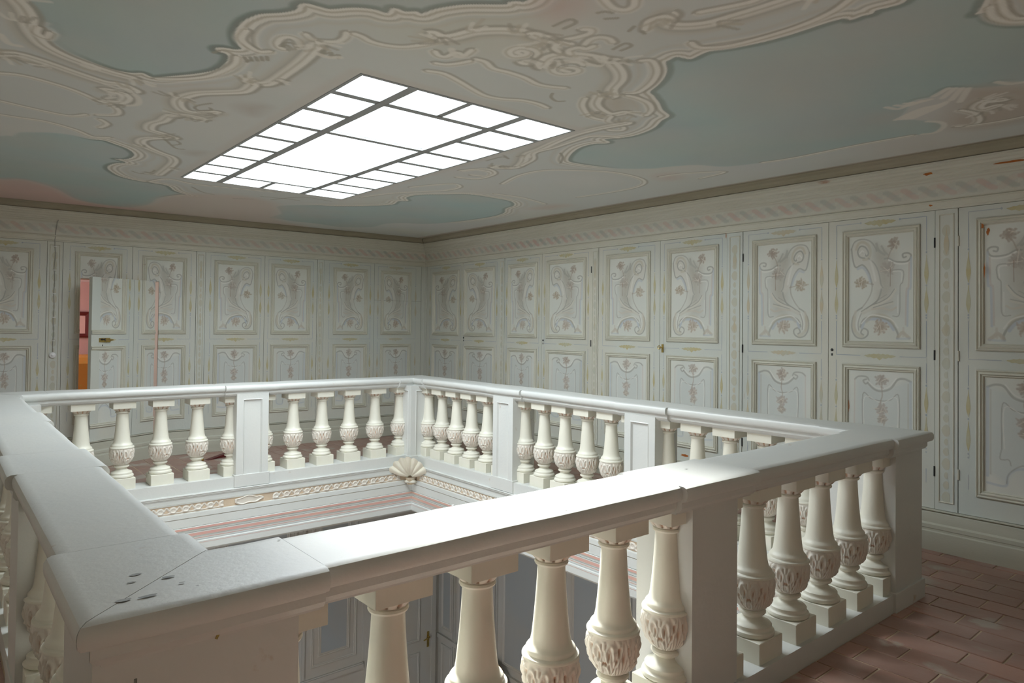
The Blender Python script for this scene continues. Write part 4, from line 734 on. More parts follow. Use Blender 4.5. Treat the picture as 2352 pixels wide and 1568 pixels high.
# ------------------------------------------------------------------ balustrades
RT = 0.95
def rail_prof(e=0.0):
    h = [(.098, .842), (.100, .850), (.112, .853), (.118, .862), (.122, .868), (.122, .888), (.126, .893), (.140, .897), (.146, .906), (.148, .920), (.147, .934), (.141, .944), (.130, .9495), (.110, .950)]
    h = [(a+e, z) for a, z in h]
    return h+[(-a, z) for a, z in reversed(h)]
def mapper(axis, c):
    return (lambda a, l, z: (a, c+l, z)) if axis == 'x' else (lambda a, l, z: (c+l, a, z))
def rail_piece(axis, c, a0, a1, e=0.0, m0=0, m1=0, wob=0.0012):
    f = mapper(axis, c); pr = rail_prof(e); n = max(2, int(abs(a1-a0)/.12)); rings = []
    for i in range(n+1):
        t = i/n; k0 = m0*(1-t); k1 = m1*t; a = a0+(a1-a0)*t
        wz = wob*math.sin(a*5.1+c*3)+wob*math.sin(a*13.0+c)
        rings.append([f(a+k0*l+k1*l, l*(1+wz*2), z+wz*.6) for l, z in pr])
    return MB().loft(rings)
def pier_body(f, a0, a1, l0, l1, z0=.10, z1=.866, panels=(), slant=0):
    """box with recessed panels; panels = list of 'l0','l1','a0','a1' faces"""
    q = MB(); r = .012; mg = .058
    c = [(a0, l0), (a1, l0), (a1, l1), (a0, l1)]; names = ['l0', 'a1', 'l1', 'a0']
    cx, cl = (a0+a1)/2, (l0+l1)/2
    for k in range(4):
        p, s_ = c[k], c[(k+1) % 4]
        P = lambda t, z, d=0.0: f(*[p[i]+(s_[i]-p[i])*t-d*nrm[i] for i in (0, 1)], z)
        dx, dl = s_[0]-p[0], s_[1]-p[1]; L = math.hypot(dx, dl); nrm = (dl/L, -dx/L)
        if names[k] in panels:
            zt = (z0+.03, z0+.075, z1-.05, z1); ta = mg/L; tb = 1-ta
            ring0 = [P(0, z0), P(1, z0), P(1, z1), P(0, z1)]
            ring1 = [P(ta, zt[1]), P(tb, zt[1]), P(tb, zt[2]), P(ta, zt[2])]
            g = .006/L; ring2 = [P(ta+g, zt[1]+.006, -.004), P(tb-g, zt[1]+.006, -.004), P(tb-g, zt[2]-.006, -.004), P(ta+g, zt[2]-.006, -.004)]
            g = .016/L; ring3 = [P(ta+g, zt[1]+.016, r), P(tb-g, zt[1]+.016, r), P(tb-g, zt[2]-.016, r), P(ta+g, zt[2]-.016, r)]
            q.loft([ring0, ring1, ring2, ring3], True, False); n = len(q.v); q.f.append((n-4, n-3, n-2, n-1))
        else: q.add([P(0, z0), P(1, z0), P(1, z1), P(0, z1)], [(0, 1, 2, 3)])
    t = [f(a, l, z1) for a, l in c]; b = [f(a, l, z0) for a, l in c]
    q.add(t, [(0, 1, 2, 3)]); q.add(b, [(3, 2, 1, 0)])
    return q
# one baluster: turned shaft, square plinth block, carved bulb, leafy capital, square abacus
SHAFT_B = [(.0, .189), (.088, .189), (.094, .194), (.0955, .201), (.093, .210), (.085, .215), (.083, .218), (.083, .224), (.0835, .232), (.078, .239), (.066, .243), (.052, .249), (.043, .257), (.040, .264), (.043, .271), (.054, .275), (.059, .282), (.058, .289), (.052, .294), (.046, .297), (.0, .297)]
SHAFT_T = [(.0, .440), (.090, .440), (.0955, .443), (.0960, .448), (.094, .452), (.086, .455), (.083, .458), (.0835, .468), (.080, .474), (.073, .480), (.068, .490), (.064, .510), (.0605, .540), (.057, .575), (.0535, .615), (.0505, .655), (.048, .695), (.046, .735), (.047, .740), (.054, .743), (.057, .749), (.055, .755), (.048, .758), (.0, .758)]
def bl(name, g, m_, sm=True):
    me = bpy.data.meshes.new(name); me.from_pydata(g.v, [], g.f); me.materials.append(m_)
    bm = bmesh.new(); bm.from_mesh(me); bmesh.ops.remove_doubles(bm, verts=bm.verts, dist=1e-5); bmesh.ops.recalc_face_normals(bm, faces=bm.faces)
    for e in bm.edges:
        if len(e.link_faces) == 2 and e.calc_face_angle(0) > math.radians(40): e.smooth = False
    for f in bm.faces: f.smooth = sm
    bm.to_mesh(me); bm.free(); return me
g = MB(); g.lathe(SHAFT_B, 40); g.lathe(SHAFT_T, 40)
ME_SHAFT = bl('baluster', g, M['balust'])
ME_BLOCK = bl('plinth_block', MB().bevbox((-.093, -.093, .097), (.093, .093, .189), .0025), M['balust'], False)
ME_ABAC = bl('abacus', MB().bevbox((-.088, -.088, .786), (.088, .088, .8435), .0015), M['balust'], False)
def gauss(x, y, cx, cy, sx, sy): return np.exp(-((x-cx)/sx)**2-((y-cy)/sy)**2)
def carved_mesh():
    nt, nh = 208, 52
    th = np.linspace(0, 2*PI, nt, endpoint=False); h = np.linspace(0, 1, nh); T, Hh = np.meshgrid(th, h)
    Rb = np.interp(Hh, [0, .05, .12, .25, .4, .6, .8, .93, 1], [.046, .055, .066, .079, .087, .0915, .0925, .0920, .0905])
    Z = .296+Hh*.146
    t = ((T/(PI/2)) % 1.0)*2-1; at = abs(t); D = np.zeros_like(T)
    D += .0050*np.exp(-((at-(.96-.60*(1-Hh)**1.5))/.055)**2)                     # rims of the wrapping leaves
    D -= .0050*np.exp(-((at-(.86-.58*(1-Hh)**1.5))/.035)**2)*(Hh < .9)
    D += .0035*np.exp(-((at-(.76-.52*(1-Hh)**1.4))/.04)**2)*(Hh < .85)
    ex = (at-.30-.16*(Hh-.6)); ring = np.sqrt((ex/.20)**2+((Hh-.64)/.21)**2)
    D += .0055*np.exp(-((ring-1)/.24)**2)*(Hh > .40)                              # curling leaf tips
    D -= .0065*np.exp(-((at-.27-.35*(Hh-.6))/.045)**2-((Hh-.62)/.13)**2)            # narrow hollows
    D += .0050*np.exp(-((at-.46)/.05)**2-((Hh-.68)/.07)**2)
    D += .0035*np.exp(-(at/.07)**2)*(Hh > .42)*(Hh < .93)-.0035*np.exp(-((at-.11)/.025)**2)*(Hh > .45)*(Hh < .88)
    D -= .0080*gauss(at, Hh, .0, .40, .10, .045)+.0060*gauss(at, Hh, .12, .37, .06, .035)
    pal = np.sqrt((t/.27)**2+((Hh-.21)/.15)**2)
    D += .0055*np.exp(-((pal-.8)/.26)**2); D -= .0065*np.exp(-(t/.028)**2)*np.exp(-((Hh-.24)/.10)**2)
    D += .0024*np.sin(at*34+Hh*6)*(Hh < .72)*(Hh > .06); D += .0018*np.sin(at*16+Hh*16)*(Hh > .45)*(at > .5)
    D += .0055*gauss(at, Hh, .80, .86, .09, .06)-.0065*gauss(at, Hh, .72, .74, .045, .09)-.003*gauss(at, Hh, 1.0, .6, .05, .25)
    D *= np.clip(Hh/.08, 0, 1)*np.clip((1-Hh)/.05, 0, 1)
    Rr = Rb+D*.95; P = np.stack([Rr*np.cos(T), Rr*np.sin(T), Z], -1).reshape(-1, 3)
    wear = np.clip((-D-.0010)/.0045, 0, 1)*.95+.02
    i = np.arange(nt*nh).reshape(nh, nt); j = np.roll(i, -1, 1)
    F_ = np.stack([i[:-1], j[:-1], j[1:], i[1:]], -1).reshape(-1, 4)
    me = bpy.data.meshes.new('carved_leaves'); me.from_pydata(P.tolist(), [], F_.tolist()); me.materials.append(M['carve'])
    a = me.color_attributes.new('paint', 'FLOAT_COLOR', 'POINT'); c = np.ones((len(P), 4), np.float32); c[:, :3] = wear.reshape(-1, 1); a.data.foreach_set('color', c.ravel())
    me.polygons.foreach_set('use_smooth', [True]*len(me.polygons)); return me
def capital_mesh():
    nt, nh = 120, 12
    th = np.linspace(0, 2*PI, nt, endpoint=False); h = np.linspace(0, 1, nh); T, Hh = np.meshgrid(th, h)
    Rb = np.interp(Hh, [0, .2, .6, 1], [.050, .056, .066, .078]); Z = .757+Hh*.030
    ph = np.cos(T*10); D = .0035*ph*(Hh > .15); slit = (ph < -.72)*(Hh > .12)*(Hh < .85); D = D-.005*slit
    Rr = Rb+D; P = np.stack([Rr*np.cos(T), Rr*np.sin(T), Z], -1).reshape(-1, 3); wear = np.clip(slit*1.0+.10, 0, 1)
    i = np.arange(nt*nh).reshape(nh, nt); j = np.roll(i, -1, 1); F_ = np.stack([i[:-1], j[:-1], j[1:], i[1:]], -1).reshape(-1, 4)
    me = bpy.data.meshes.new('capital_leaves'); me.from_pydata(P.tolist(), [], F_.tolist()); me.materials.append(M['carve'])
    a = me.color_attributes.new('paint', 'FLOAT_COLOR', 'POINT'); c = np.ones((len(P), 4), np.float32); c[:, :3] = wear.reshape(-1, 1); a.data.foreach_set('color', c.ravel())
    me.polygons.foreach_set('use_smooth', [True]*len(me.polygons)); return me
ME_CARVE, ME_CAP = carved_mesh(), capital_mesh()
def baluster(root, x, y):
    b = link_mesh('baluster', ME_SHAFT, None, root, loc=(x, y, 0)); b.rotation_euler = (0, 0, 0)
    link_mesh('plinth_block', ME_BLOCK, None, b); link_mesh('carved_leaves', ME_CARVE, None, b, rz=PI/4+math.radians(22)); link_mesh('capital_leaves', ME_CAP, None, b)
    link_mesh('abacus', ME_ABAC, None, b)
NB = .135          # outer half width of newel bodies
def balustrade(name, lab, axis, c, a0, a1, n0, n1, piers, sgn, own0, own1, e0, e1, inner):
    """a0,a1: corner centre lines; n0,n1: newel faces; piers: list of (p0,p1); sgn: which l side is the well"""
    f = mapper(axis, c)
    root = empty(name, (0, 0, 0)); tag(root, lab, 'balustrade', 'balustrades round the stairwell')
    org = Vector(f((a0+a1)/2, 0, 0)); root.location = org
    def B(q, nm, m_, sm=False):
        q.v = [tuple(Vector(p)-org) for p in q.v]; o = q.build(nm, m_, root); fix(o)
        if sm: auto_smooth(o, 30)
        return o
    lo, hi = sorted((0.145*sgn, -0.115*sgn))
    # kerb
    k0 = n0 if own0 else a0+.10; k1 = n1 if own1 else a1-.10
    k0 = n0; k1 = n1
    B(MB().box(f(k0, lo, -.05), f(k1, hi, .097)), 'kerb', M['rail'])
    # rail spans and wider caps over piers
    E_ = .022
    stops = [(e0, None)]+[(p[0]-.10, p[1]+.10) for p in piers]+[(None, e1)]
    cur = e0
    for p in piers:
        B(rail_piece(axis, c, cur+.0006, p[0]-.105), 'handrail', M['rail'], True)
        B(rail_piece(axis, c, p[0]-.1045, p[1]+.0895, E_), 'rail_cap', M['rail'], True); cur = p[1]+.09
    B(rail_piece(axis, c, cur, e1-.0006), 'handrail', M['rail'], True)
    for own, ac, ee, s_ in ((own0, a0, e0, 1), (own1, a1, e1, -1)):
        # mitred corner arm of the wider rail section
        kk = inner*s_
        mit = (1 if s_ > 0 else -1)*sgn
        if s_ > 0: q = rail_piece(axis, c, ac+.0007, ee-.0004, E_, m0=sgn, m1=0)
        else: q = rail_piece(axis, c, ee+.0004, ac-.0007, E_, m0=0, m1=-sgn)
        B(q, 'corner_rail', M['rail'], True)
    for p in piers:
        w = ('l0' if sgn < 0 else 'l1')
        lo2, hi2 = sorted((0.150*sgn, -0.118*sgn))
        B(pier_body(f, p[0], p[1], lo2, hi2, .0 if True else .1, .868, (w,)), 'pier', M['rail'])
        lo3, hi3 = sorted((0.158*sgn, -0.126*sgn))
        B(MB().bevbox(f(p[0]-.014, lo3, 0), f(p[1]+.014, hi3, .112), .002) if axis == 'x' else MB().bevbox(f(p[0]-.014, lo3, 0)[:1]+(p[0]-.014,)+(0,), (f(0, hi3, 0)[0], p[1]+.014, .112), .002), 'pier_base', M['rail'])
    edges = [n0]+[v for p in piers for v in p]+[n1]
    for i in range(0, len(edges), 2):
        s0, s1 = edges[i], edges[i+1]
        for k in range(6):
            a = s0+(s1-s0)*k/5; x, y, _ = f(a, 0, 0); baluster(root, x-org.x, y-org.y)
    return root, B
SX0, SX1 = -4.785, -1.415; PX0, PX1 = -3.25, -2.95
NY0, NY1 = YS+.245, YN-.245
bay = (NY1-NY0-.59)/3
pY = [(NY0+bay, NY0+bay+.295), (NY0+2*bay+.295, NY0+2*bay+.59)]
fr, Bf = balustrade('balustrade', 'near white balustrade across the foreground with the widest flat handrail', 'x', YS, XW, XE, SX0, SX1, [(PX0, PX1)], 1, True, True, -4.73, -1.505, 1)
nr, Bn = balustrade('balustrade', 'far white balustrade in front of the wall with the open concealed door', 'x', YN, XW, XE, SX0, SX1, [(PX0, PX1)], -1, True, True, -4.73, -1.505, 1)
er, Be = balustrade('balustrade', 'right-hand white balustrade running away in front of the cupboard doors', 'y', XE, YS, YN, NY0, NY1, pY, -1, False, False, YS+.34, YN-.34, 1)
wr, Bw = balustrade('balustrade', 'left-hand white balustrade running away from the near corner, only its rail top clear', 'y', XW, YS, YN, NY0, NY1, pY, 1, False, False, YS+.34, YN-.34, 1)
# corner newels
def newel(Bfn, x0, x1, y0, y1, pan):
    Bfn(pier_body(lambda a, l, z: (a, l, z), x0, x1, y0, y1, 0.0, .868, pan), 'newel', M['rail'])
    Bfn(MB().bevbox((x0-.016, y0-.012, -.0), (x1+.016, y1+.012, .105), .002), 'newel_base', M['rail'])
newel(Bf, SX1, XE+NB, YS-.118, NY0, ()); newel(Bf, XW-NB, SX0, YS-.118, NY0, ())
newel(Bn, SX1, XE+NB, NY1, YN+.118, ('l0', 'a0')); newel(Bn, XW-NB, SX0, NY1, YN+.118, ('l0', 'a1'))

# ------------------------------------------------------------------ well: mouldings, carved band, painted stripes
FB = -.505
def fascia(name, axis, c_face, a0, a1, inward, lab):
    """c_face: plane of the fascia; inward: +-1 direction into the well"""
    root = empty(name, (0, 0, 0)); tag(root, lab, 'moulding', kind='structure')
    f = (lambda a, l, z: (a, c_face+inward*l, z)) if axis == 'x' else (lambda a, l, z: (c_face+inward*l, a, z))
    def sw(prof, nm, m_):
        rings = [[f(a0+l, l, z) for l, z in prof], [f(a1-l, l, z) for l, z in prof]]
        fix(MB().loft(rings).build(nm, m_, root))
    sw([(-.06, -.010), (.004, -.010), (.004, .0), (-.06, .0)], 'upper_board', M['fascia']) if False else None
    sw([(-.06, -.004), (.018, -.004), (.020, -.012), (.012, -.018), (.014, -.026), (.006, -.032), (.006, -.040), (-.06, -.040)], 'top_moulding', M['fascia'])
    sw([(-.06, -.042), (.004, -.042), (.002, -.080), (-.06, -.080)], 'board', M['fascia'])
    sw([(-.06, -.082), (.010, -.082), (.008, -.090), (-.002, -.094), (-.002, -.166), (.006, -.170), (.008, -.178), (.008, -.215), (.002, -.219), (-.06, -.219)], 'carved_band_bed', M['fascia'])
    sw([(-.06, -.222), (.006, -.222), (.004, -.300), (.012, -.304), (.012, -.325), (.006, -.328), (.006, -.345), (.014, -.349), (.014, -.385), (.008, -.388), (.008, -.430), (.018, -.435), (.018, FB), (-.06, FB)], 'lower_board', M['fascia'])
    for z0, z1, l, m_ in ((-.3235, -.3055, .0132, 'pink_line'), (-.380, -.356, .0152, 'pink_line'), (-.409, -.404, .0092, 'pink_line'), (-.300, -.2975, .0062, 'dark_line'), (-.347, -.343, .0145, 'dark_line'), (-.425, -.422, .0092, 'blue_line'), (-.450, -.447, .0192, 'pink_line')):
        q = MB(); q.add([f(a0+l, l, z0), f(a1-l, l, z0), f(a1-l, l, z1), f(a0+l, l, z1)], [(0, 1, 2, 3)]); q.build('painted_stripe', M[m_], root)
    # carved foliage in relief
    L = a1-a0; mid = (a0+a1)/2
    def relief(b0, b1):
        n = int((b1-b0)/.006); us = np.linspace(b0, b1, n); zs = np.linspace(-.163, -.098, 14); U_, Z_ = np.meshgrid(us, zs); v = (Z_+.1305)/.0325
        p = ((U_-b0)/.105) % 1.0
        D = .010*np.exp(-((np.sqrt(((p-.32)/.20)**2+(v/.62)**2)-1)/.33)**2)+.008*np.exp(-((p-.32)/.06)**2-(v/.22)**2)
        D += .010*np.exp(-((v-(.9-1.9*abs(p-.80)/.2*.5))/.22)**2)*(abs(p-.80) < .2)+.006*np.exp(-((v+.75-.2*np.sin(p*2*PI))/.2)**2)
        D *= np.clip((1-abs(v))/.15, 0, 1)
        Pt = [f(a, -.0008+d, z) for a, d, z in zip(U_.ravel(), D.ravel(), Z_.ravel())]
        i = np.arange(U_.size).reshape(U_.shape); F_ = np.stack([i[:-1, :-1], i[:-1, 1:], i[1:, 1:], i[1:, :-1]], -1).reshape(-1, 4)
        me = bpy.data.meshes.new('carved_foliage'); me.from_pydata(Pt, [], F_.tolist()); me.materials.append(M['carve'])
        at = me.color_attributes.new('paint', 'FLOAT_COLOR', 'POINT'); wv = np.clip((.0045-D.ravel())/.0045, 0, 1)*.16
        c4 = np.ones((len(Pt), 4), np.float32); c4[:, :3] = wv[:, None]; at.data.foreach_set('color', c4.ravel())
        link_mesh('carved_foliage', me, None, root, True)
    relief(a0+.16, mid-.23); relief(mid+.23, a1-.16)
    # central cartouche
    q = MB(); pts = []
    for i in range(40):
        t = 2*PI*i/40; pts.append((mid+.135*math.cos(t)*(1+.06*math.cos(5*t)), -.128+.036*math.sin(t)*(1+.22*math.sin(5*t)+.1*math.cos(3*t))))
    rg = [[f(a, -.002, z) for a, z in pts], [f(a, .010, z) for a, z in pts], [f(mid+(a-mid)*.9, .013, -.128+(z+.128)*.85) for a, z in pts], [f(mid+(a-mid)*.78, .004, -.128+(z+.128)*.65) for a, z in pts]]
    o = q.loft(rg).build('cartouche', M['carve'], root); fix(o)
    return root
fascia('trim_40', 'x', WY1, WX0, WX1, -1, 'carved and pink-striped well moulding under the far balustrade')
fascia('trim_41', 'y', WX1, WY0, WY1, -1, 'carved and pink-striped well moulding under the right-hand balustrade')
fascia('trim_42', 'x', WY0, WX0, WX1, 1, 'carved and striped well moulding hidden under the near balustrade')
fascia('trim_43', 'y', WX0, WY0, WY1, 1, 'carved and striped well moulding hidden under the left-hand balustrade')
# scallop shell corbel in the far corner of the well
sh = empty('scallop_shell', (WX1, WY1, -.05)); sh.rotation_euler = (0, 0, math.radians(225)); tag(sh, 'cream scallop shell carved at the far corner of the stairwell', 'ornament')
ns = 7; rows_ = 12; seg = ns*8; vs = []; fs = []
for j in range(rows_+1):
    t = j/rows_
    for i in range(seg+1):
        a = -1+2*i/seg; ang = a*math.radians(72); lob = abs(math.sin(PI*ns*(i/seg)))
        rr = .028+.185*t*(1+(.06*lob if t > .75 else 0))
        x = .150+.065*t+.030*(lob-.5)*t-.03*math.exp(-(t/.25)**2)
        vs.append((x, rr*math.sin(ang)*1.0, -.085+rr*math.cos(ang)*1.08+.01*lob*t))
for j in range(rows_):
    for i in range(seg):
        k = j*(seg+1)+i; fs.append((k, k+1, k+seg+2, k+seg+1))
n = len(vs); back = [(x-.012-.02, y, z-.012) for x, y, z in vs]
fs2 = [tuple(i+n for i in reversed(f)) for f in fs]; rim = []
for i in range(seg): k = rows_*(seg+1)+i; rim.append((k, k+1, k+1+n, k+n))
q = MB(); q.add(vs+back, fs+fs2+rim); o = q.build('fan', M['shell'], sh, True); auto_smooth(o, 60)
vs = [(.03, -.05, -.075), (.03, .05, -.075)]
q = MB(); rg = []
for t in range(9):
    a = t/8; rg.append([(.04+.12*math.cos(b)*(1-.4*a), .065*math.sin(b)*(1-.25*a), -.075-.085*a) for b in [-PI/2+PI*k/8 for k in range(9)]])
o = q.loft(rg, False, False).build('bracket', mat('gilded_cream', (0.52, 0.40, 0.22), 0.5, (0.7, .68, .6), 12, .8, coords='World'), sh, True)
MB().tube([(.06, -.07, -.135), (.115, -.03, -.125), (.12, .03, -.125), (.06, .07, -.135)], .018, 8).build('scroll', M['balust'], sh, True)

# ------------------------------------------------------------------ hall below
LZ = -4.05
lw = empty('lower_hall_shell', (0, 0, LZ)); 
LX0, LX1, LY0, LY1 = -7.0, .30, -9.2, -.02
def shell(nm, a, b, m_, lab, ct):
    o = MB().box(a, b).build(nm, m_); tag(o, lab, ct, kind='structure'); return o
bpy.data.objects.remove(lw)
shell('wall_lower_north', (LX0, LY1, LZ), (LX1, LY1+.1, -.30), M['lower_wall'], 'grey panelled wall of the hall below, seen down the stairwell', 'wall')
shell('wall_lower_east', (LX1, LY0, LZ), (LX1+.1, LY1+.1, -.30), M['lower_wall'], 'right wall of the hall below, seen between the near balusters', 'wall')
shell('wall_lower_west', (LX0-.1, LY0, LZ), (LX0, LY1+.1, -.30), M['lower_wall'], 'hidden left wall of the hall below', 'wall')
shell('wall_lower_south', (LX0, LY0-.1, LZ), (LX1, LY0, -.30), M['lower_wall'], 'hidden near wall of the hall below', 'wall')
shell('floor_lower', (LX0, LY0, LZ-.1), (LX1, LY1, LZ), M['lower_floor'], 'red floor of the hall below', 'floor')
q = MB()
for a, b in (((LX0, LY0), (LX1, WY0)), ((LX0, WY1), (LX1, LY1)), ((LX0, WY0), (WX0, WY1)), ((WX1, WY0), (LX1, WY1))):
    q.box((a[0], a[1], FB-.02), (b[0], b[1], FB))
tag(q.build('ceiling_lower', M['lower_wall']), 'ceiling of the hall below round the stairwell opening', 'ceiling', kind='structure')
area('lower_fill_light', (-6.6, -4.5, -2.2), 2.4, 1.8, 75, (0.97, 0.98, 1.0), (0, math.radians(-90), 0))  # added fill lamp to brighten the lower hall; no window stands here
LPF = [(0, .0), (.003, .012), (.012, .016), (.020, .008), (.030, .012), (.038, .004), (.044, .004)]
def lpan(wall, a, b, z0, z1, root, field=True):
    # frame on a lower wall: wall 'N' along x (y = LY1), 'E' along y (x = LX1)
    q = MB().quadframe(a, z0, b, z1, LPF); fld = MB(); fld.add([(a+.04, .003, z0+.04), (b-.04, .003, z0+.04), (b-.04, .003, z1-.04), (a+.04, .003, z1-.04)], [(0, 1, 2, 3)])
    for g_, nm, m_ in ((q, 'panel_moulding', 'lower_wall'), (fld, 'panel_field', 'lower_panel')):
        if nm == 'panel_field' and not field: continue
        g_.v = [((x, -y, z) if wall == 'N' else (-y, x, z)) for x, y, z in g_.v]; g_.build(nm, M[m_], root)
pn = empty('trim_50', (0, LY1, LZ)); tag(pn, 'panel mouldings and blue-grey fields on the left wall of the hall below', 'panelling', kind='structure')
pe = empty('trim_51', (LX1, 0, LZ)); tag(pe, 'panel mouldings on the right wall of the hall below', 'panelling', kind='structure')
for a, b in ((-1.66, -1.02), (-2.75, -1.95), (-3.9, -3.1), (-5.0, -4.2)):
    lpan('N', a, b, 1.18, 3.30, pn, a != -1.66); lpan('N', a+.10, b-.10, 1.30, 3.18, pn) if a == -1.66 else None
for a, b in ((-.35, -.10), (-1.25, -.50), (-2.5, -1.5), (-3.5, -2.75), (-4.6, -3.8)):
    lpan('E', a, b, 1.22, 3.30, pe); lpan('E', a, b, .25, 1.0, pe, False)
for i in range(10): MB().box((-.004, -.028, 1.08), (.03, 0, 3.5)).build('stile', M['lower_wall'], pn, loc=((-.93, -1.78, -1.90, -2.85, -3.02, -4.0, -4.15, -5.1, -5.3, .0)[i], 0, 0)) if i < 9 else None
q = MB()
q.add([], []); 
o = MB().box((-6.9, -.035, .985), (-.92, 0, 1.045)).build('dado_rail', M['lower_wall'], pn); MB().box((-6.9, -.022, 1.045), (-.92, 0, 1.06)).build('dado_bead', M['lower_wall'], pn)
o = MB().box((-.035, -8.0, 1.07), (0, 0, 1.13)).build('dado_rail', M['lower_wall'], pe)
for y in (-.42, -.46, -1.36, -1.40, -2.62, -2.66, -3.62, -3.66): MB().box((-.03, y, 0), (0, y+.02, 3.5)).build('stile', M['lower_wall'], pe)
# door of the lower hall with brass lever
ld = empty('door_20', (-.90, LY1, LZ)); tag(ld, 'grey panelled door of the hall below with small brass lever handle', 'door', kind='structure')
MB().box((0, -.03, 0), (1.05, 0, 3.0)).build('leaf', M['lower_wall'], ld)
def lf(a, z0, b, z1):
    g_ = MB().quadframe(a, z0, b, z1, LPF); g_.v = [(x, -y-.03, z) for x, y, z in g_.v]; g_.build('door_moulding', M['lower_wall'], ld)
lf(.12, 1.1, .86, 2.7); lf(.12, .15, .86, .95)
MB().box((1.05, -.05, 0), (1.12, 0, 3.1)).build('jamb', M['lower_wall'], ld); MB().box((.0, -.05, 3.0), (1.05, 0, 3.1)).build('lintel', M['lower_wall'], ld)
MB().tube([(1.0, -.03, 1.13), (1.0, -.075, 1.13), (.95, -.085, 1.125), (.90, -.08, 1.11)], [.014, .012, .012, .009], 8).build('lever_handle', M['brass'], ld)
MB().box((.982, -.036, .98), (1.018, -.03, 1.20)).build('lock_plate', M['brass'], ld)
# gilded armchair against the right wall of the lower hall
ch = empty('gilded_armchair', (-.10, -1.40, LZ)); ch.scale = (1, 1, 1.07); tag(ch, 'gilded rococo armchair with green back glimpsed between the near balusters', 'armchair')
def sm3(p, n=5): return [tuple(v) for v in smooth_pts(p, n)]
MB().bevbox((-.30, -.31, .36), (.27, .31, .46), .03).build('seat', M['uphol'], ch)
bk = [(.22, -.27, .50), (.25, -.33, .80), (.28, -.30, 1.02), (.29, -.20, 1.13), (.30, -.08, 1.15), (.30, 0, 1.19), (.30, .08, 1.15), (.29, .20, 1.13), (.28, .30, 1.02), (.25, .33, .80), (.22, .27, .50), (.22, 0, .47), (.22, -.27, .50)]
MB().tube(sm3(bk), .026, 8).build('back_frame', M['gilt'], ch, True)
bp = [(x-.004, y*.93, .5+(z-.5)*.96) for x, y, z in bk[:-1]]; q = MB(); q.add(bp+[(.26, 0, .8)], [(i, (i+1) % 12, 12) for i in range(12)]); q.build('backrest', M['uphol'], ch)
for s_ in (-1, 1):
    MB().tube(sm3([(.25, s_*.32, .74), (.05, s_*.36, .70), (-.15, s_*.34, .68), (-.20, s_*.33, .62), (-.12, s_*.32, .55), (-.10, s_*.31, .44)]), .020, 8).build('arm', M['gilt'], ch, True)
    MB().tube(sm3([(-.27, s_*.28, .40), (-.31, s_*.31, .28), (-.26, s_*.28, .12), (-.29, s_*.30, .0)]), [.034]*6+[.026]*5+[.020]*5, 8).build('leg', M['gilt'], ch, True)
    MB().tube(sm3([(.24, s_*.28, .42), (.26, s_*.29, .22), (.32, s_*.30, .0)]), .026, 8).build('leg', M['gilt'], ch, True)

# ------------------------------------------------------------------ pink bedroom behind the ajar door
bx0, bx1 = -5.6, -2.9
shell('wall_bedroom_back', (-6.9, 3.4, -.02), (-2.4, 3.5, 2.6), M['pink_wall'], 'pink wall of the room behind the open concealed door', 'wall')
shell('wall_bedroom_left', (-6.9, .55, -.02), (-6.8, 3.4, 2.6), M['pink_wall'], 'hidden left wall of the pink room', 'wall')
shell('wall_bedroom_right', (-2.5, .50, -.02), (-2.4, 3.4, 2.6), M['pink_wall'], 'hidden right wall of the pink room', 'wall')
shell('ceiling_bedroom', (-6.9, .50, 2.12), (-2.4, 3.5, 2.2), M['pink_ceil'], 'pale ceiling of the pink room', 'ceiling')
shell('floor_bedroom', (-6.9, .38, -.1), (-2.4, 3.5, -.005), M['brick'], 'red floor of the pink room', 'floor')
area('bedroom_window_light', (-5.8, 2.2, 1.7), 1.2, 1.2, 40, (1.0, 0.88, 0.84), (0, math.radians(-70), 0))
bx, by = -4.15, 2.68
bd = empty('bed', (bx, by, 0)); tag(bd, 'bed under a yellow and red floral cover in the pink room', 'bed')
MB().bevbox((-.9, -.55, .22), (.9, .55, .52), .06).build('mattress', M['floral'], bd); MB().bevbox((-.93, -.58, .30), (.93, .58, 1.06), .08).build('bedspread', M['floral'], bd)
MB().box((-.9, -.55, .10), (.9, .55, .24)).build('bed_frame', M['dark_red'], bd)
for a in (-.85, .85):
    for b in (-.5, .5): MB().box((a-.03, b-.03, 0), (a+.03, b+.03, .12)).build('leg', M['dark_red'], bd)
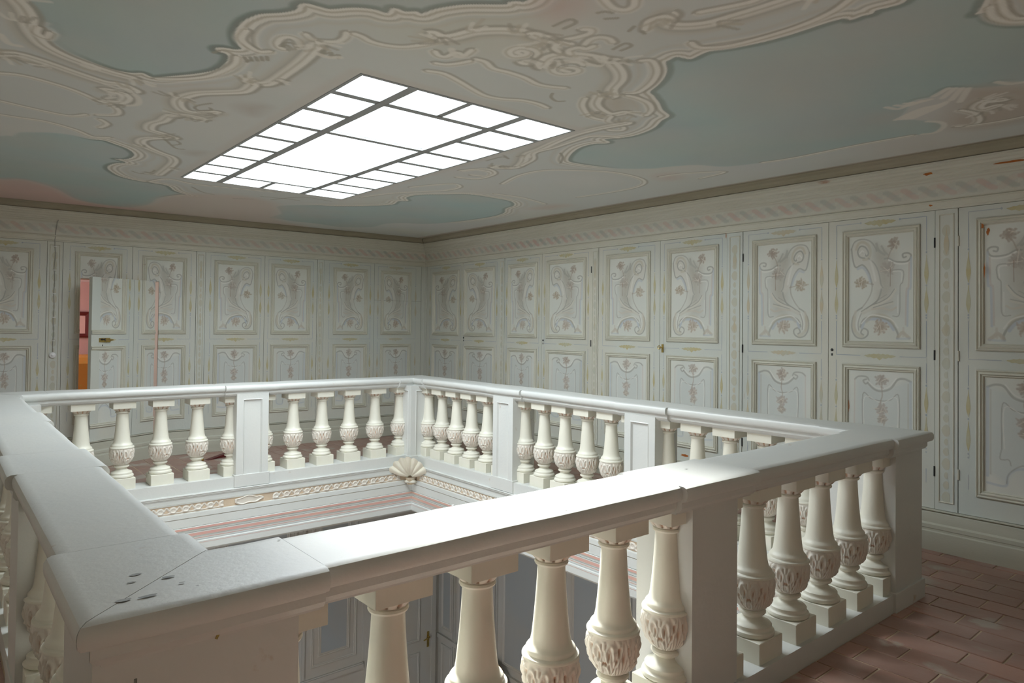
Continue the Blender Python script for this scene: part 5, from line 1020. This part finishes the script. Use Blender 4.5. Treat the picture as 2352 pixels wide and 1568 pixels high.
pf = empty('framed_picture', (-3.93, 3.385, 1.49)); tag(pf, 'dark red framed picture on the pink wall beyond the open door', 'picture')
q = MB().quadframe(-.27, -.19, .27, .19, [(0, 0), (0, .025), (.02, .03), (.055, .02), (.06, .0)]); q.v = [(x, -y, z) for x, y, z in q.v]; q.build('frame', M['dark_red'], pf)
MB().add([(-.22, -.004, -.14), (.22, -.004, -.14), (.22, -.004, .14), (-.22, -.004, .14)], [(0, 1, 2, 3)]).build('print', mat('print_paper', (0.68, 0.45, 0.42), 0.6, bump=0), pf)
# dents, knots and a crack on the near corner of the front balustrade
def dent(x, y, a, b, ang=0.0):
    n = 10; q = MB(); q.v = []; q.add([(x+a*math.cos(2*PI*i/n)*rng.uniform(.7, 1.1), y+b*math.sin(2*PI*i/n)*rng.uniform(.7, 1.1), .9515+.0006) for i in range(n)], [tuple(range(n))])
    q.v = [tuple(Vector(p)-fr.location) for p in q.v]; q.build('dent', M['stain_grey'], fr)
M['stain_grey'] = mat('grey_stain', (0.22, 0.23, 0.22), 0.6, (0.4, 0.4, 0.38), 40, 0.6, bump=0)
for d_ in [(-5.094, -6.76, 0.013, 0.007), (-5.039, -6.82, 0.014, 0.007), (-5.112, -6.807, 0.011, 0.005), (-5.147, -6.907, 0.018, 0.008), (-5.102, -6.913, 0.024, 0.006), (-5.025, -6.875, 0.007, 0.004), (-5.004, -6.915, 0.004, 0.003), (-4.742, -6.706, 0.006, 0.003), (-4.17, -6.688, 0.006, 0.004), (-3.918, -6.946, 0.004, 0.003), (-3.083, -6.789, 0.01, 0.004)]: dent(*d_)
q = MB().box((SX0-.345, YS-.1195, .0), (SX0-.340, YS-.117, .80)); q.v = [tuple(Vector(p)-fr.location) for p in q.v]; q.build('board_joint', M['dark_line'], fr)
q = MB().tube([(-4.97, YS-.118, .848), (-4.97, YS-.128, .850), (-4.975, YS-.130, .842)], .003, 6); q.v = [tuple(Vector(p)-fr.location) for p in q.v]; q.build('nail', M['brass'], fr)
